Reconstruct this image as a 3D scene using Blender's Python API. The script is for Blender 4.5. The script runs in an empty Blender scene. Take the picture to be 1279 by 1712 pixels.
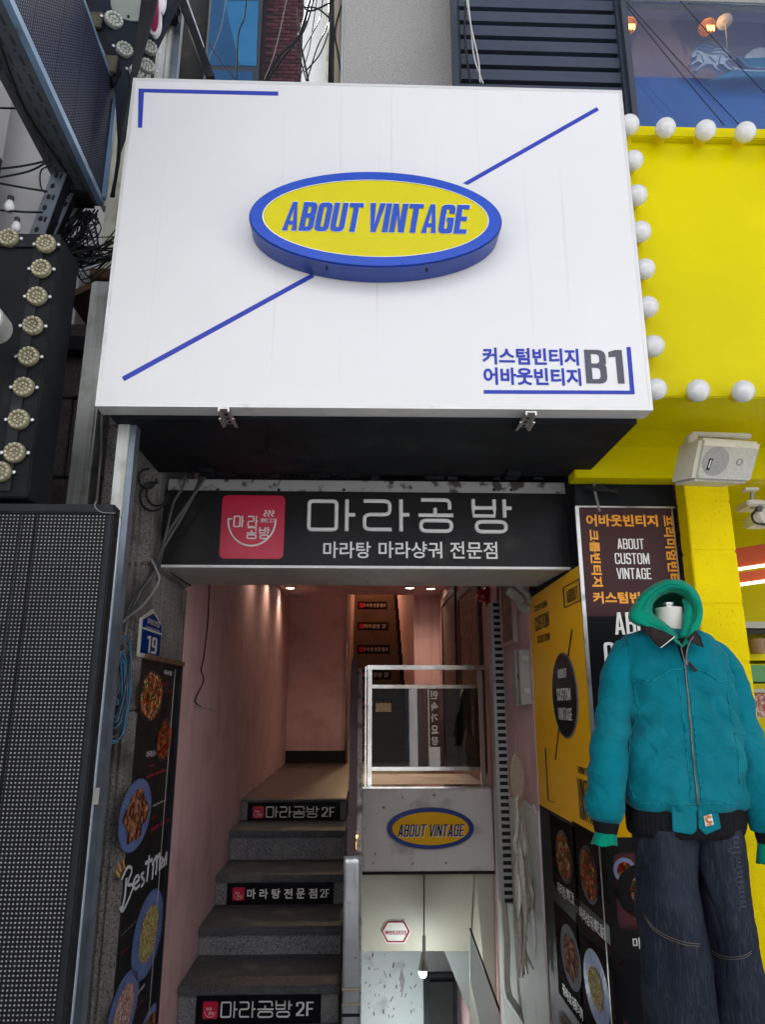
import bpy, bmesh, math, random
from mathutils import Vector, noise, Matrix
random.seed(7)
S = bpy.context.scene
COL = S.collection
R = math.radians

# ------------------------------------------------------------------ camera
CAM = Vector((0, 0, 1.5)); PITCH = R(14.9); YAW = R(1.8); FPX = 1200.0
cd = bpy.data.cameras.new('camera'); co = bpy.data.objects.new('camera', cd); COL.objects.link(co)
co.location = CAM
co.rotation_euler = (R(90) + PITCH, 0, -YAW)
cd.sensor_fit = 'VERTICAL'; cd.sensor_height = 36; cd.lens = FPX / 1712 * 36
cd.clip_start = .05; cd.clip_end = 500
S.camera = co
FWD = Vector((math.sin(YAW) * math.cos(PITCH), math.cos(YAW) * math.cos(PITCH), math.sin(PITCH)))
RT = Vector((math.cos(YAW), -math.sin(YAW), 0)); UP = RT.cross(FWD)
def ray(px, py): return FWD + RT * ((px - 639.5) / FPX) - UP * ((py - 856) / FPX)
def P(px, py, Y):                      # the point of the wall plane y=Y that a survey sight line meets
    d = ray(px, py); return CAM + d * ((Y - CAM.y) / d.y)
def PX(px, py, X):
    d = ray(px, py); return CAM + d * ((X - CAM.x) / d.x)
def PZ(px, py, Z):
    d = ray(px, py); return CAM + d * ((Z - CAM.z) / d.z)

# ------------------------------------------------------------------ world, sun, exposure
W = bpy.data.worlds.new('World'); S.world = W; W.use_nodes = True
nt = W.node_tree; bg = nt.nodes['Background']
sky = nt.nodes.new('ShaderNodeTexSky'); sky.sky_type = 'NISHITA'; sky.sun_disc = False
SUN_EL, SUN_AZ = R(52), R(-14)        # behind the shopfronts: they stand in shade, the far side of the street is sunlit
sky.sun_elevation = SUN_EL; sky.sun_rotation = SUN_AZ; sky.dust_density = 3; sky.air_density = 1.2
hs = nt.nodes.new('ShaderNodeHueSaturation'); hs.inputs['Saturation'].default_value = .42
nt.links.new(sky.outputs[0], hs.inputs['Color']); nt.links.new(hs.outputs[0], bg.inputs[0])
bg.inputs[1].default_value = .095
sd = bpy.data.lights.new('sun', 'SUN'); sd.energy = 5; sd.angle = R(.6); sd.color = (1, .97, .92)
so = bpy.data.objects.new('sun', sd); COL.objects.link(so)
sdir = Vector((math.sin(SUN_AZ) * math.cos(SUN_EL), math.cos(SUN_AZ) * math.cos(SUN_EL), math.sin(SUN_EL)))
so.rotation_euler = sdir.to_track_quat('Z', 'Y').to_euler(); so.location = (0, -5, 12)
S.view_settings.view_transform = 'Standard'; S.view_settings.look = 'None'
S.view_settings.gamma = 1; S.view_settings.exposure = 1.27
try: S.cycles.max_bounces = 8; S.cycles.sample_clamp_indirect = 6
except Exception: pass

# ------------------------------------------------------------------ materials
M = {}
def srgb(r, g, b):
    f = lambda c: (c / 255) / 12.92 if c / 255 <= .04045 else ((c / 255 + .055) / 1.055) ** 2.4
    return (f(r), f(g), f(b))
def mat(name, col, rough=.55, metal=0, var=.12, vs=5, bump=.12, bs=90, dirt=None, speck=None, streak=None,
        coat=0, emit=None, trans=0, spec=.5, dist=.003, sheen=0, crease=None):
    m = bpy.data.materials.new(name); m.use_nodes = True; n = m.node_tree.nodes; L = m.node_tree.links
    b = n['Principled BSDF']; b.inputs['Roughness'].default_value = rough; b.inputs['Metallic'].default_value = metal
    b.inputs['Specular IOR Level'].default_value = spec
    if coat: b.inputs['Coat Weight'].default_value = coat; b.inputs['Coat Roughness'].default_value = .08
    if trans: b.inputs['Transmission Weight'].default_value = trans
    if sheen: b.inputs['Sheen Weight'].default_value = sheen; b.inputs['Sheen Roughness'].default_value = .4
    if emit: b.inputs['Emission Color'].default_value = (*emit[0], 1); b.inputs['Emission Strength'].default_value = emit[1]
    tc = n.new('ShaderNodeTexCoord')
    def tex(scale, detail=4, stretch=None):
        t = n.new('ShaderNodeTexNoise'); t.inputs['Scale'].default_value = scale; t.inputs['Detail'].default_value = detail
        if stretch:
            mp = n.new('ShaderNodeMapping'); mp.inputs['Scale'].default_value = stretch
            L.new(tc.outputs['Object'], mp.inputs[0]); L.new(mp.outputs[0], t.inputs[0])
        else: L.new(tc.outputs['Object'], t.inputs[0])
        return t.outputs[0]
    def ramp(src, a, b2):
        r = n.new('ShaderNodeMapRange'); r.inputs[1].default_value = a; r.inputs[2].default_value = b2; L.new(src, r.inputs[0]); return r.outputs[0]
    def mix(fac, c1, c2):
        x = n.new('ShaderNodeMix'); x.data_type = 'RGBA'; L.new(fac, x.inputs[0])
        for i, c in ((6, c1), (7, c2)):
            if isinstance(c, tuple): x.inputs[i].default_value = (*c[:3], 1)
            else: L.new(c, x.inputs[i])
        return x.outputs[2]
    c = mix(ramp(tex(vs), .3, .7), tuple(max(0, v * (1 - var)) for v in col), tuple(min(1, v * (1 + var)) for v in col))
    if speck:                       # [(colour, scale, lo, hi)]
        for sc, ss, lo, hi in speck: c = mix(ramp(tex(ss, 2), lo, hi), c, sc)
    if streak:                      # (colour, amount, stretch scale vec)
        sc, lo, hi, st = streak; c = mix(ramp(tex(1, 3, st), lo, hi), c, sc)
    if dirt:
        dc, ds, lo, hi = dirt; c = mix(ramp(tex(ds, 8), lo, hi), c, dc)
    L.new(c, b.inputs['Base Color'])
    rr = n.new('ShaderNodeMapRange'); L.new(tex(vs * 3), rr.inputs[0]); rr.inputs[3].default_value = max(.02, rough - .08); rr.inputs[4].default_value = min(1, rough + .1)
    L.new(rr.outputs[0], b.inputs['Roughness'])
    if bump:
        bu = n.new('ShaderNodeBump'); bu.inputs['Strength'].default_value = bump; bu.inputs['Distance'].default_value = dist
        L.new(tex(bs, 5), bu.inputs['Height']); L.new(bu.outputs[0], b.inputs['Normal'])
        if crease:                  # broad soft creases under the fine weave
            b2 = n.new('ShaderNodeBump'); b2.inputs['Strength'].default_value = 1; b2.inputs['Distance'].default_value = crease[1]
            t2 = n.new('ShaderNodeTexNoise'); t2.inputs['Scale'].default_value = crease[0]; t2.inputs['Detail'].default_value = 3; t2.inputs['Distortion'].default_value = 1.2
            mp = n.new('ShaderNodeMapping'); mp.inputs['Scale'].default_value = crease[2]; mp.inputs['Rotation'].default_value = (0, .5, 0)
            L.new(tc.outputs['Object'], mp.inputs[0]); L.new(mp.outputs[0], t2.inputs[0])
            a1 = n.new('ShaderNodeMath'); a1.operation = 'SUBTRACT'; a1.inputs[1].default_value = .5; L.new(t2.outputs[0], a1.inputs[0])
            a2 = n.new('ShaderNodeMath'); a2.operation = 'ABSOLUTE'; L.new(a1.outputs[0], a2.inputs[0])
            L.new(a2.outputs[0], b2.inputs['Height']); L.new(b2.outputs[0], bu.inputs['Normal'])
    M[name] = m; return m

mat('sign_white', (.68, .68, .685), .32, var=.02, vs=2, bump=.03, bs=30, streak=((.55, .545, .54), .66, .84, (30, 1, .5)), dirt=((.7, .69, .67), 3, .62, .9))
mat('sign_trim', (.62, .62, .61), .35, metal=.2, var=.06, dirt=((.3, .29, .27), 6, .62, .8))
mat('sign_blue_print', srgb(46, 62, 165), .4, var=.04, bump=0, spec=0.22)
mat('emblem_blue', srgb(14, 68, 178), .28, var=.05, bump=.02)
mat('emblem_blue_dark', srgb(12, 52, 140), .35, var=.06, bump=.03, dirt=((.01, .03, .12), 8, .55, .8))
mat('emblem_yellow', (.60, .53, .006), .33, var=.03, bump=.01, spec=0.22)
mat('edge_white', (.75, .76, .6), .4, bump=0)
mat('grey_print', srgb(66, 66, 82), .4, var=.04, bump=0)
mat('black_cladding', (.012, .013, .015), .62, var=.35, vs=4, bump=.1, bs=12, dirt=((.035, .034, .033), 7, .58, .8), spec=0.1)
mat('dark_metal', (.014, .016, .020), .5, metal=.3, var=.2, dirt=((.07, .06, .05), 9, .6, .8), spec=0.22)
mat('black_paint', (.012, .012, .014), .45, var=.3, dirt=((.04, .038, .035), 6, .58, .8), spec=0.1)
mat('aluminium', (.55, .55, .54), .35, metal=.85, var=.12, dirt=((.2, .19, .17), 12, .58, .78))
mat('galvanised', (.50, .52, .50), .45, metal=.45, var=.16, vs=3, dirt=((.22, .20, .15), 7, .52, .75), streak=((.3, .29, .24), .5, .8, (30, 30, 1.5)))
mat('painted_post', (.55, .60, .66), .4, metal=.15, var=.08, vs=3, dirt=((.12, .11, .10), 8, .6, .75), streak=((.25, .25, .24), .58, .8, (30, 30, 1.2)))
mat('old_enamel', (.52, .53, .42), .5, var=.15, vs=5, dirt=((.25, .2, .11), 7, .5, .7))
mat('rust', (.10, .05, .03), .85, var=.4, vs=20, bump=.5)
mat('stainless', (.66, .65, .63), .14, metal=1, var=.12, vs=10, bump=.05, bs=12)
mat('mala_face', (.021, .020, .021), .24, var=.15, vs=1.5, bump=.02, bs=8, dirt=((.05, .045, .043), 5, .6, .8), spec=0.1)
mat('mala_strip', (.38, .38, .38), .5, var=.1, dirt=((.06, .055, .05), 14, .55, .62))
mat('mala_soffit', (.36, .355, .32), .45, var=.08, vs=3, dirt=((.2, .19, .17), 6, .55, .8))
mat('logo_red', srgb(196, 22, 62), .35, var=.06, bump=0)
mat('letter_white', (.78, .78, .76), .4, var=.04, bump=0)
mat('letter_dim', (.55, .56, .58), .5, var=.05, bump=0)
mat('letter_orange', srgb(238, 160, 30), .4, var=.05, bump=0)
mat('letter_red', srgb(170, 20, 50), .5, bump=0)
mat('letter_black', (.012, .011, .011), .5, bump=0)
mat('pink_wall', (.62, .405, .405), .6, var=.05, vs=2.5, bump=.15, bs=60, dirt=((.44, .28, .27), 4, .5, .8), streak=((.48, .31, .30), .55, .8, (12, 12, .8)), spec=0.22)
mat('white_wall', (.66, .665, .63), .6, var=.05, vs=3, bump=.2, bs=50, dirt=((.30, .29, .26), 4.5, .56, .8))
mat('cream_wall', (.50, .47, .39), .55, var=.05, vs=2, bump=.12, bs=60, dirt=((.42, .38, .31), 3, .55, .85))
mat('basement_wall', (.56, .60, .60), .5, var=.06, vs=2, bump=.1, dirt=((.3, .32, .33), 5, .58, .8), speck=[((.20, .10, .16), 38, .76, .78)])
mat('basement_side', (.60, .64, .63), .5, var=.05)
mat('bulkhead_white', (.72, .67, .65), .55, var=.05, vs=3, bump=.25, bs=45, dirt=((.33, .27, .25), 5, .55, .75), speck=[((.2, .15, .15), 14, .70, .74)])
mat('purple_paint', (.13, .095, .10), .4, var=.12, vs=5, dirt=((.06, .05, .05), 7, .55, .8), spec=0.22)
mat('chipped_edge', (.46, .42, .41), .6, var=.15, vs=20, bump=.5, dirt=((.16, .12, .11), 9, .52, .62), speck=[((.14, .11, .10), 70, .6, .66)])
mat('step_granite', (.16, .162, .172), .6, var=.15, vs=3, bump=.3, bs=120, speck=[((.34, .33, .33), 160, .56, .66), ((.03, .03, .033), 120, .56, .66)], dirt=((.22, .215, .20), 5, .52, .75), spec=0.22)
mat('tread_stone', (.062, .066, .074), .7, var=.12, vs=4, bump=.12, speck=[((.19, .185, .18), 190, .56, .68)], dirt=((.15, .145, .135), 6, .52, .75), spec=0.22)
mat('landing_stone', (.075, .060, .048), .3, var=.15, vs=2, bump=.05, dirt=((.07, .05, .04), 5, .5, .8))
mat('upper_step_stone', (.16, .115, .075), .4, var=.15, vs=5, speck=[((.09, .065, .045), 80, .55, .65)])
mat('pillar_granite', (.175, .160, .150), .75, var=.2, vs=4, bump=.7, bs=150, dist=.006, speck=[((.34, .33, .31), 130, .58, .68), ((.045, .04, .04), 100, .55, .65)], dirt=((.06, .05, .045), 5, .5, .72), streak=((.30, .28, .27), .6, .75, (22, 22, 1.3)))
mat('dark_granite', (.05, .04, .042), .55, var=.3, vs=12, bump=.4, bs=90, speck=[((.11, .085, .09), 75, .56, .66)], dirt=((.02, .016, .016), 4, .5, .75), spec=0.22)
mat('light_granite', (.33, .32, .305), .8, var=.06, vs=2, bump=.5, bs=140, speck=[((.50, .49, .47), 170, .55, .65), ((.20, .195, .19), 150, .55, .65)])
mat('asphalt', (.16, .158, .155), .85, var=.2, vs=2, bump=.4, bs=60)
mat('paver', (.44, .445, .46), .8, var=.15)
mat('yellow_paint', (.60, .52, .0), .36, var=.09, vs=1.6, bump=.06, bs=40, dirt=((.50, .42, .001), 2.5, .6, .85), streak=((.52, .44, .0), .62, .92, (16, 16, .7)), spec=0.08)
mat('yellow_block', (.78, .61, .0), .5, var=.05, vs=8, bump=.55, bs=70, dist=.004, speck=[(srgb(190, 158, 5), 90, .66, .72)], spec=0.06)
mat('yellow_vinyl', srgb(242, 180, 4), .38, var=.03, vs=2, bump=.02, spec=0.22)
mat('banner_brown', srgb(70, 46, 48), .34, var=.05, vs=1.5, bump=.02, spec=0.1)
mat('banner_black', (.008, .008, .010), .3, var=.1, bump=.02, spec=0.1)
mat('menu_black', (.011, .010, .011), .5, spec=0.22, var=.2, vs=3, bump=.03, bs=10)
mat('jamb_menu_black', (.011, .011, .012), .5, spec=0.22, var=.2, vs=3, bump=.06, bs=6)
mat('louvre', (.050, .062, .092), .42, metal=.15, var=.08, vs=3, spec=0.22)
mat('louvre_dark', (.004, .004, .005), .8, bump=0)
mat('bulb_white', (.60, .60, .60), .06, var=.02, bump=0, coat=.6)
mat('socket_black', (.02, .02, .022), .4)
mat('socket_yellow', srgb(200, 170, 5), .4)
mat('jewel', (.40, .37, .25), .25, var=.1, vs=40, bump=0, coat=.3)
mat('jewel_base', (.20, .18, .11), .4, var=.2, vs=40, bump=0)
mat('jewel_white', (.50, .51, .46), .25, var=.1, vs=40, bump=0, coat=.3)
mat('shopfront_dark', (.03, .03, .032), .4)
mat('sunlit_render', (.76, .77, .80), .8, var=.08)
mat('building_white', (.50, .49, .50), .7, var=.05, vs=1.2, bump=.1, dirt=((.38, .36, .36), 2, .55, .8))
mat('building_brown', (.035, .022, .022), .6, var=.12, bump=.1, spec=0.1)
mat('brick_red', (.085, .036, .044), .8, var=.3, vs=9, bump=.4, bs=60, spec=0.22)
mat('brick_dark', (.055, .026, .034), .8, var=.3, vs=9, bump=.4, bs=60, spec=0.22)
mat('mortar', (.022, .012, .015), .9, var=.2, bump=.3)
mat('window_frame', (.05, .06, .08), .4, metal=.3)
mat('blue_glass', (.02, .085, .20), .25, var=.2, vs=.8, bump=.02, bs=3, spec=.3)
mat('blue_curtain', (.035, .18, .38), .4, spec=.2, var=.15, vs=1.5)
mat('speaker_plastic', (.56, .54, .47), .42, var=.05, bump=.05, dirt=((.36, .33, .27), 9, .6, .8))
mat('speaker_grille', (.42, .42, .38), .55, var=.04, vs=10, bump=.5, bs=420, speck=[((.22, .21, .19), 420, .54, .62)])
mat('speaker_grille_dark', (.27, .27, .26), .55, var=.04, vs=10, bump=.5, bs=420, speck=[((.14, .14, .14), 420, .54, .62)])
mat('camera_plastic', (.60, .59, .55), .35)
mat('teal_canvas', (.0, .155, .200), .85, var=.14, vs=7, bump=.5, bs=260, dist=.0015, sheen=.08, dirt=((.012, .20, .25), 4, .5, .9), streak=((.004, .19, .25), .6, .85, (40, 40, 6)), spec=0.12, crease=(3.4, .038, (1, 1, 1.6)))
mat('teal_seam', srgb(28, 138, 150), .8, var=.2, vs=60, bump=.5, bs=200, dirt=(srgb(0, 95, 110), 60, .5, .6), spec=0.1)
mat('teal_dark', srgb(0, 78, 92), .8, var=.2, bump=.3, bs=200)
mat('green_fleece', (.0, .23, .145), .9, var=.10, vs=9, bump=.35, bs=240, dist=.0015, sheen=.1, spec=0.12, crease=(9, .02, (1, 1, 1)))
mat('green_dark', srgb(0, 80, 58), .9)
mat('rib_black', (.009, .009, .011), .85, var=.2, bump=.5, bs=200, spec=0.1)
mat('corduroy', (.030, .022, .024), .9, var=.3, vs=30, bump=.6, bs=160, spec=0.1)
mat('zip_metal', (.16, .16, .14), .5, metal=.8, var=.2, vs=60, bump=.6, bs=220)
mat('denim', (.016, .021, .034), .85, var=.22, vs=4, bump=.5, bs=330, dist=.0012, streak=((.060, .066, .082), .50, .85, (240, 240, 14)), dirt=((.034, .040, .056), 5, .5, .85), spec=.1, crease=(3.5, .05, (1, 1, .6)))
mat('denim_dark', (.010, .014, .028), .85, var=.2, bump=.3, bs=300, spec=0.1)
mat('denim_stitch', (.12, .10, .08), .8, var=.3, vs=90)
mat('denim_thread', (.045, .058, .085), .7, var=.2)
mat('mannequin_white', (.62, .60, .54), .45, var=.03)
mat('label_white', (.75, .74, .70), .6, bump=.1)
mat('label_tan', srgb(176, 104, 34), .6, bump=0)
mat('box_grey', (.30, .30, .28), .4, var=.05, dirt=((.22, .2, .17), 9, .6, .8))
mat('duct_white', (.42, .42, .40), .45, var=.06, dirt=((.25, .23, .20), 12, .6, .75))
mat('slot_black', (.008, .008, .008), .8, bump=0)
mat('alarm_red', (.30, .008, .012), .2, coat=.4)
mat('wood_dark', (.055, .028, .018), .45, var=.3, vs=4, bump=.15, streak=((.02, .01, .008), .5, .7, (3, 3, 20)))
mat('picture_frame', (.40, .30, .26), .4)
mat('picture_print', (.16, .085, .06), .5, var=.5, vs=14, bump=0, dirt=((.30, .17, .12), 16, .52, .62))
mat('string_beige', (.50, .43, .35), .9, var=.15, vs=60, bump=.5, bs=150)
mat('feather', (.46, .42, .36), .85, var=.2, vs=30, bump=.5, bs=90)
mat('web_thread', (.42, .33, .22), .9, var=.3, vs=90, bump=.6, bs=220)
mat('cable_black', (.012, .013, .014), .42, var=.3, bump=.05, spec=0.22)
mat('cable_grey', (.20, .20, .20), .5, var=.2)
mat('cable_white', (.5, .5, .47), .5)
mat('cable_blue', (.03, .12, .22), .45)
mat('plate_blue', srgb(82, 100, 150), .35, var=.15, vs=20, bump=0, spec=0.22)
mat('plate_line', srgb(140, 152, 190), .8, bump=0, spec=.1)
mat('plate_white', (.16, .165, .19), .7, bump=0, spec=.1)
mat('plate_black', (.014, .014, .016), .3, bump=0, spec=0.22)
mat('wood_print', srgb(92, 52, 54), .4, var=.35, vs=3, bump=0, streak=(srgb(30, 16, 20), .45, .6, (1.5, 1.5, 26)), spec=0.22)
mat('wood_print_dark', srgb(40, 26, 26), .9, var=.35, vs=3, bump=0, streak=(srgb(14, 9, 10), .45, .6, (1.5, 1.5, 26)), spec=.05)
mat('address_blue', (.002, .018, .11), .6, var=.05, bump=0, spec=.03)
mat('address_white', (.42, .41, .38), .4)
mat('neon_white', (.66, .62, .66), .4); mat('neon_magenta', (.28, .015, .07), .35)
mat('silver_wrap', (.55, .58, .60), .3, metal=.55, var=.15, vs=6, bump=.5, bs=18, dist=.006)
mat('tape_tan', (.4, .36, .28), .6)
mat('paper_white', (.62, .62, .6), .7)
mat('orange_trim', srgb(190, 72, 2), .4, bump=0)
mat('shelf_brown', (.22, .13, .06), .5, var=.2); mat('shelf_grey', (.35, .35, .33), .5)
mat('poster_pink', srgb(190, 30, 110), .5); mat('poster_green', srgb(70, 130, 70), .5); mat('poster_navy', srgb(25, 30, 70), .5); mat('poster_tan', srgb(170, 140, 110), .5)
mat('skirting_black', (.012, .010, .010), .4, spec=0.22)
mat('silver_relief', (.62, .66, .76), .3, metal=.25, var=.12, vs=25, bump=.5, bs=55)
mat('relief_blue', (.05, .20, .38), .3)
mat('warm_glow', (1, .75, .4), emit=((1, .62, .25), 14)); mat('tube_glow', (1, 1, .8), emit=((1, .93, .70), 1.5))
mat('cool_glow', (1, 1, 1), emit=((.95, 1, 1), 18)); mat('filament_glow', (1, .5, .1), emit=((1, .42, .08), 3.5))
mat('downlight_glow', (1, .9, .8), emit=((1, .86, .66), 9))
mat('lamp_shade', (.36, .38, .36), .3, metal=.5); mat('spatter_purple', (.12, .03, .12), .5, bump=0)
mat('brass', (.55, .36, .09), .25, metal=.9, var=.2)
mat('pipe_cream', (.50, .48, .43), .6, var=.1, bump=.3)
mat('blue_wall', (.34, .40, .72), .6, var=.08, vs=1.5)
mat('blue_deep', (.035, .15, .46), .45, var=.06, vs=1.5)
mat('relief_line', (.16, .24, .42), .4, bump=0)
mat('shade_orange', (.55, .28, .20), .4)
mat('bright_wall', (.80, .80, .79), .7, var=.03, speck=[((.3, .3, .3), 30, .72, .74)])
mat('led_bottom', (.10, .115, .13), .45, metal=.3, var=.2, vs=5, spec=0.22)
mat('slot_dim', (.03, .035, .04), .6, bump=0)
mat('sky_sheen_blue', (.22, .34, .50), .35, metal=.3, var=.15, vs=9, dirt=((.06, .07, .09), 16, .6, .75))  # blue highlight of the sky put into the frame metal's base colour
mat('galv_blue', (.16, .19, .23), .4, metal=.5, var=.25, vs=9)
mat('board_dark', (.012, .017, .028), .65, spec=.15, var=.2)
mat('rust_olive', (.05, .045, .02), .6, var=.5, vs=20)
mat('disc_grey', (.22, .25, .22), .45, var=.1)
mat('cable_dark_grey', (.06, .062, .065), .45)
gm = bpy.data.materials.new('blue_pane'); gm.use_nodes = True; b_ = gm.node_tree.nodes['Principled BSDF']
b_.inputs['Base Color'].default_value = (.85, .92, 1, 1); b_.inputs['Transmission Weight'].default_value = 1; b_.inputs['Roughness'].default_value = .0; b_.inputs['IOR'].default_value = 1.45
M['blue_pane'] = gm
def food(name, cols, scale):
    m = bpy.data.materials.new(name); m.use_nodes = True; n = m.node_tree.nodes; L = m.node_tree.links
    b = n['Principled BSDF']; b.inputs['Roughness'].default_value = .8; b.inputs['Specular IOR Level'].default_value = .1
    tc = n.new('ShaderNodeTexCoord'); v = n.new('ShaderNodeTexVoronoi'); v.inputs['Scale'].default_value = scale; v.inputs['Randomness'].default_value = 1
    wn = n.new('ShaderNodeTexNoise'); wn.inputs['Scale'].default_value = scale * .7; L.new(tc.outputs['Object'], wn.inputs[0])
    mx = n.new('ShaderNodeVectorMath'); mx.operation = 'MULTIPLY_ADD'; mx.inputs[1].default_value = (.06,) * 3
    L.new(wn.outputs['Color'], mx.inputs[0]); L.new(tc.outputs['Object'], mx.inputs[2]); L.new(mx.outputs[0], v.inputs[0])
    sp = n.new('ShaderNodeSeparateColor'); L.new(v.outputs['Color'], sp.inputs[0])
    cr = n.new('ShaderNodeValToRGB'); L.new(sp.outputs[0], cr.inputs[0]); cr.color_ramp.interpolation = 'CONSTANT'
    e = cr.color_ramp.elements; e[0].position = 0; e[0].color = (*srgb(*cols[0]), 1); e[1].position = 1 / len(cols); e[1].color = (*srgb(*cols[1]), 1)
    for i, c in enumerate(cols[2:], 2): el = e.new(i / len(cols)); el.color = (*srgb(*c), 1)
    ma = n.new('ShaderNodeMapRange'); L.new(v.outputs['Distance'], ma.inputs[0]); ma.inputs[1].default_value = .1; ma.inputs[2].default_value = .75; ma.inputs[3].default_value = 1.1; ma.inputs[4].default_value = .35
    mm = n.new('ShaderNodeVectorMath'); mm.operation = 'SCALE'; L.new(cr.outputs[0], mm.inputs[0]); L.new(ma.outputs[0], mm.inputs[3])
    L.new(mm.outputs[0], b.inputs['Base Color']); M[name] = m
food('food_stew', [(150, 60, 30), (190, 110, 60), (90, 30, 20), (60, 90, 40), (210, 170, 120), (170, 80, 30)], 55)
food('food_meat', [(150, 95, 70), (190, 140, 110), (110, 50, 35), (170, 110, 70), (90, 40, 30)], 45)
food('food_rice', [(200, 185, 130), (215, 205, 165), (190, 160, 90), (180, 120, 70), (170, 175, 90)], 90)
food('food_red', [(140, 35, 20), (180, 60, 30), (100, 20, 12), (200, 120, 60), (70, 80, 30)], 60)
food('food_shrimp', [(200, 150, 140), (215, 180, 170), (180, 100, 90), (205, 190, 180)], 70)

def led(name, axes, pitch, dot, base, seam):
    m = bpy.data.materials.new(name); m.use_nodes = True; n = m.node_tree.nodes; L = m.node_tree.links
    b = n['Principled BSDF']; b.inputs['Roughness'].default_value = .6; b.inputs['Specular IOR Level'].default_value = .15
    tc = n.new('ShaderNodeTexCoord'); sp = n.new('ShaderNodeSeparateXYZ'); L.new(tc.outputs['Object'], sp.inputs[0])
    def mth(op, a, bb=None):
        x = n.new('ShaderNodeMath'); x.operation = op
        for i, v in enumerate((a, bb)):
            if v is None: continue
            if isinstance(v, (int, float)): x.inputs[i].default_value = v
            else: L.new(v, x.inputs[i])
        return x.outputs[0]
    d = []
    for ax in axes:
        f = mth('SUBTRACT', mth('FRACT', mth('DIVIDE', sp.outputs[ax], pitch)), .5); d.append(mth('MULTIPLY', f, f))
    rad = mth('SQRT', mth('ADD', d[0], d[1])); isdot = mth('LESS_THAN', rad, .22)
    nz = n.new('ShaderNodeTexNoise'); nz.inputs['Scale'].default_value = 2.5; L.new(tc.outputs['Object'], nz.inputs[0])
    x = n.new('ShaderNodeMix'); x.data_type = 'RGBA'; x.inputs[6].default_value = (*base, 1); x.inputs[7].default_value = (*dot, 1)
    L.new(mth('MULTIPLY', isdot, mth('ADD', nz.outputs[0], .45)), x.inputs[0])
    s = mth('LESS_THAN', mth('FRACT', mth('DIVIDE', sp.outputs[axes[0]], seam)), .03)
    y = n.new('ShaderNodeMix'); y.data_type = 'RGBA'; L.new(s, y.inputs[0]); L.new(x.outputs[2], y.inputs[6]); y.inputs[7].default_value = (.002, .002, .003, 1)
    L.new(y.outputs[2], b.inputs['Base Color']); M[name] = m
led('led_grid_front', (0, 2), .0108, (.30, .30, .315), (.006, .006, .007), .2475)
led('led_grid_blue', (1, 2), .013, (.16, .18, .30), (.008, .010, .022), .195)

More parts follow.
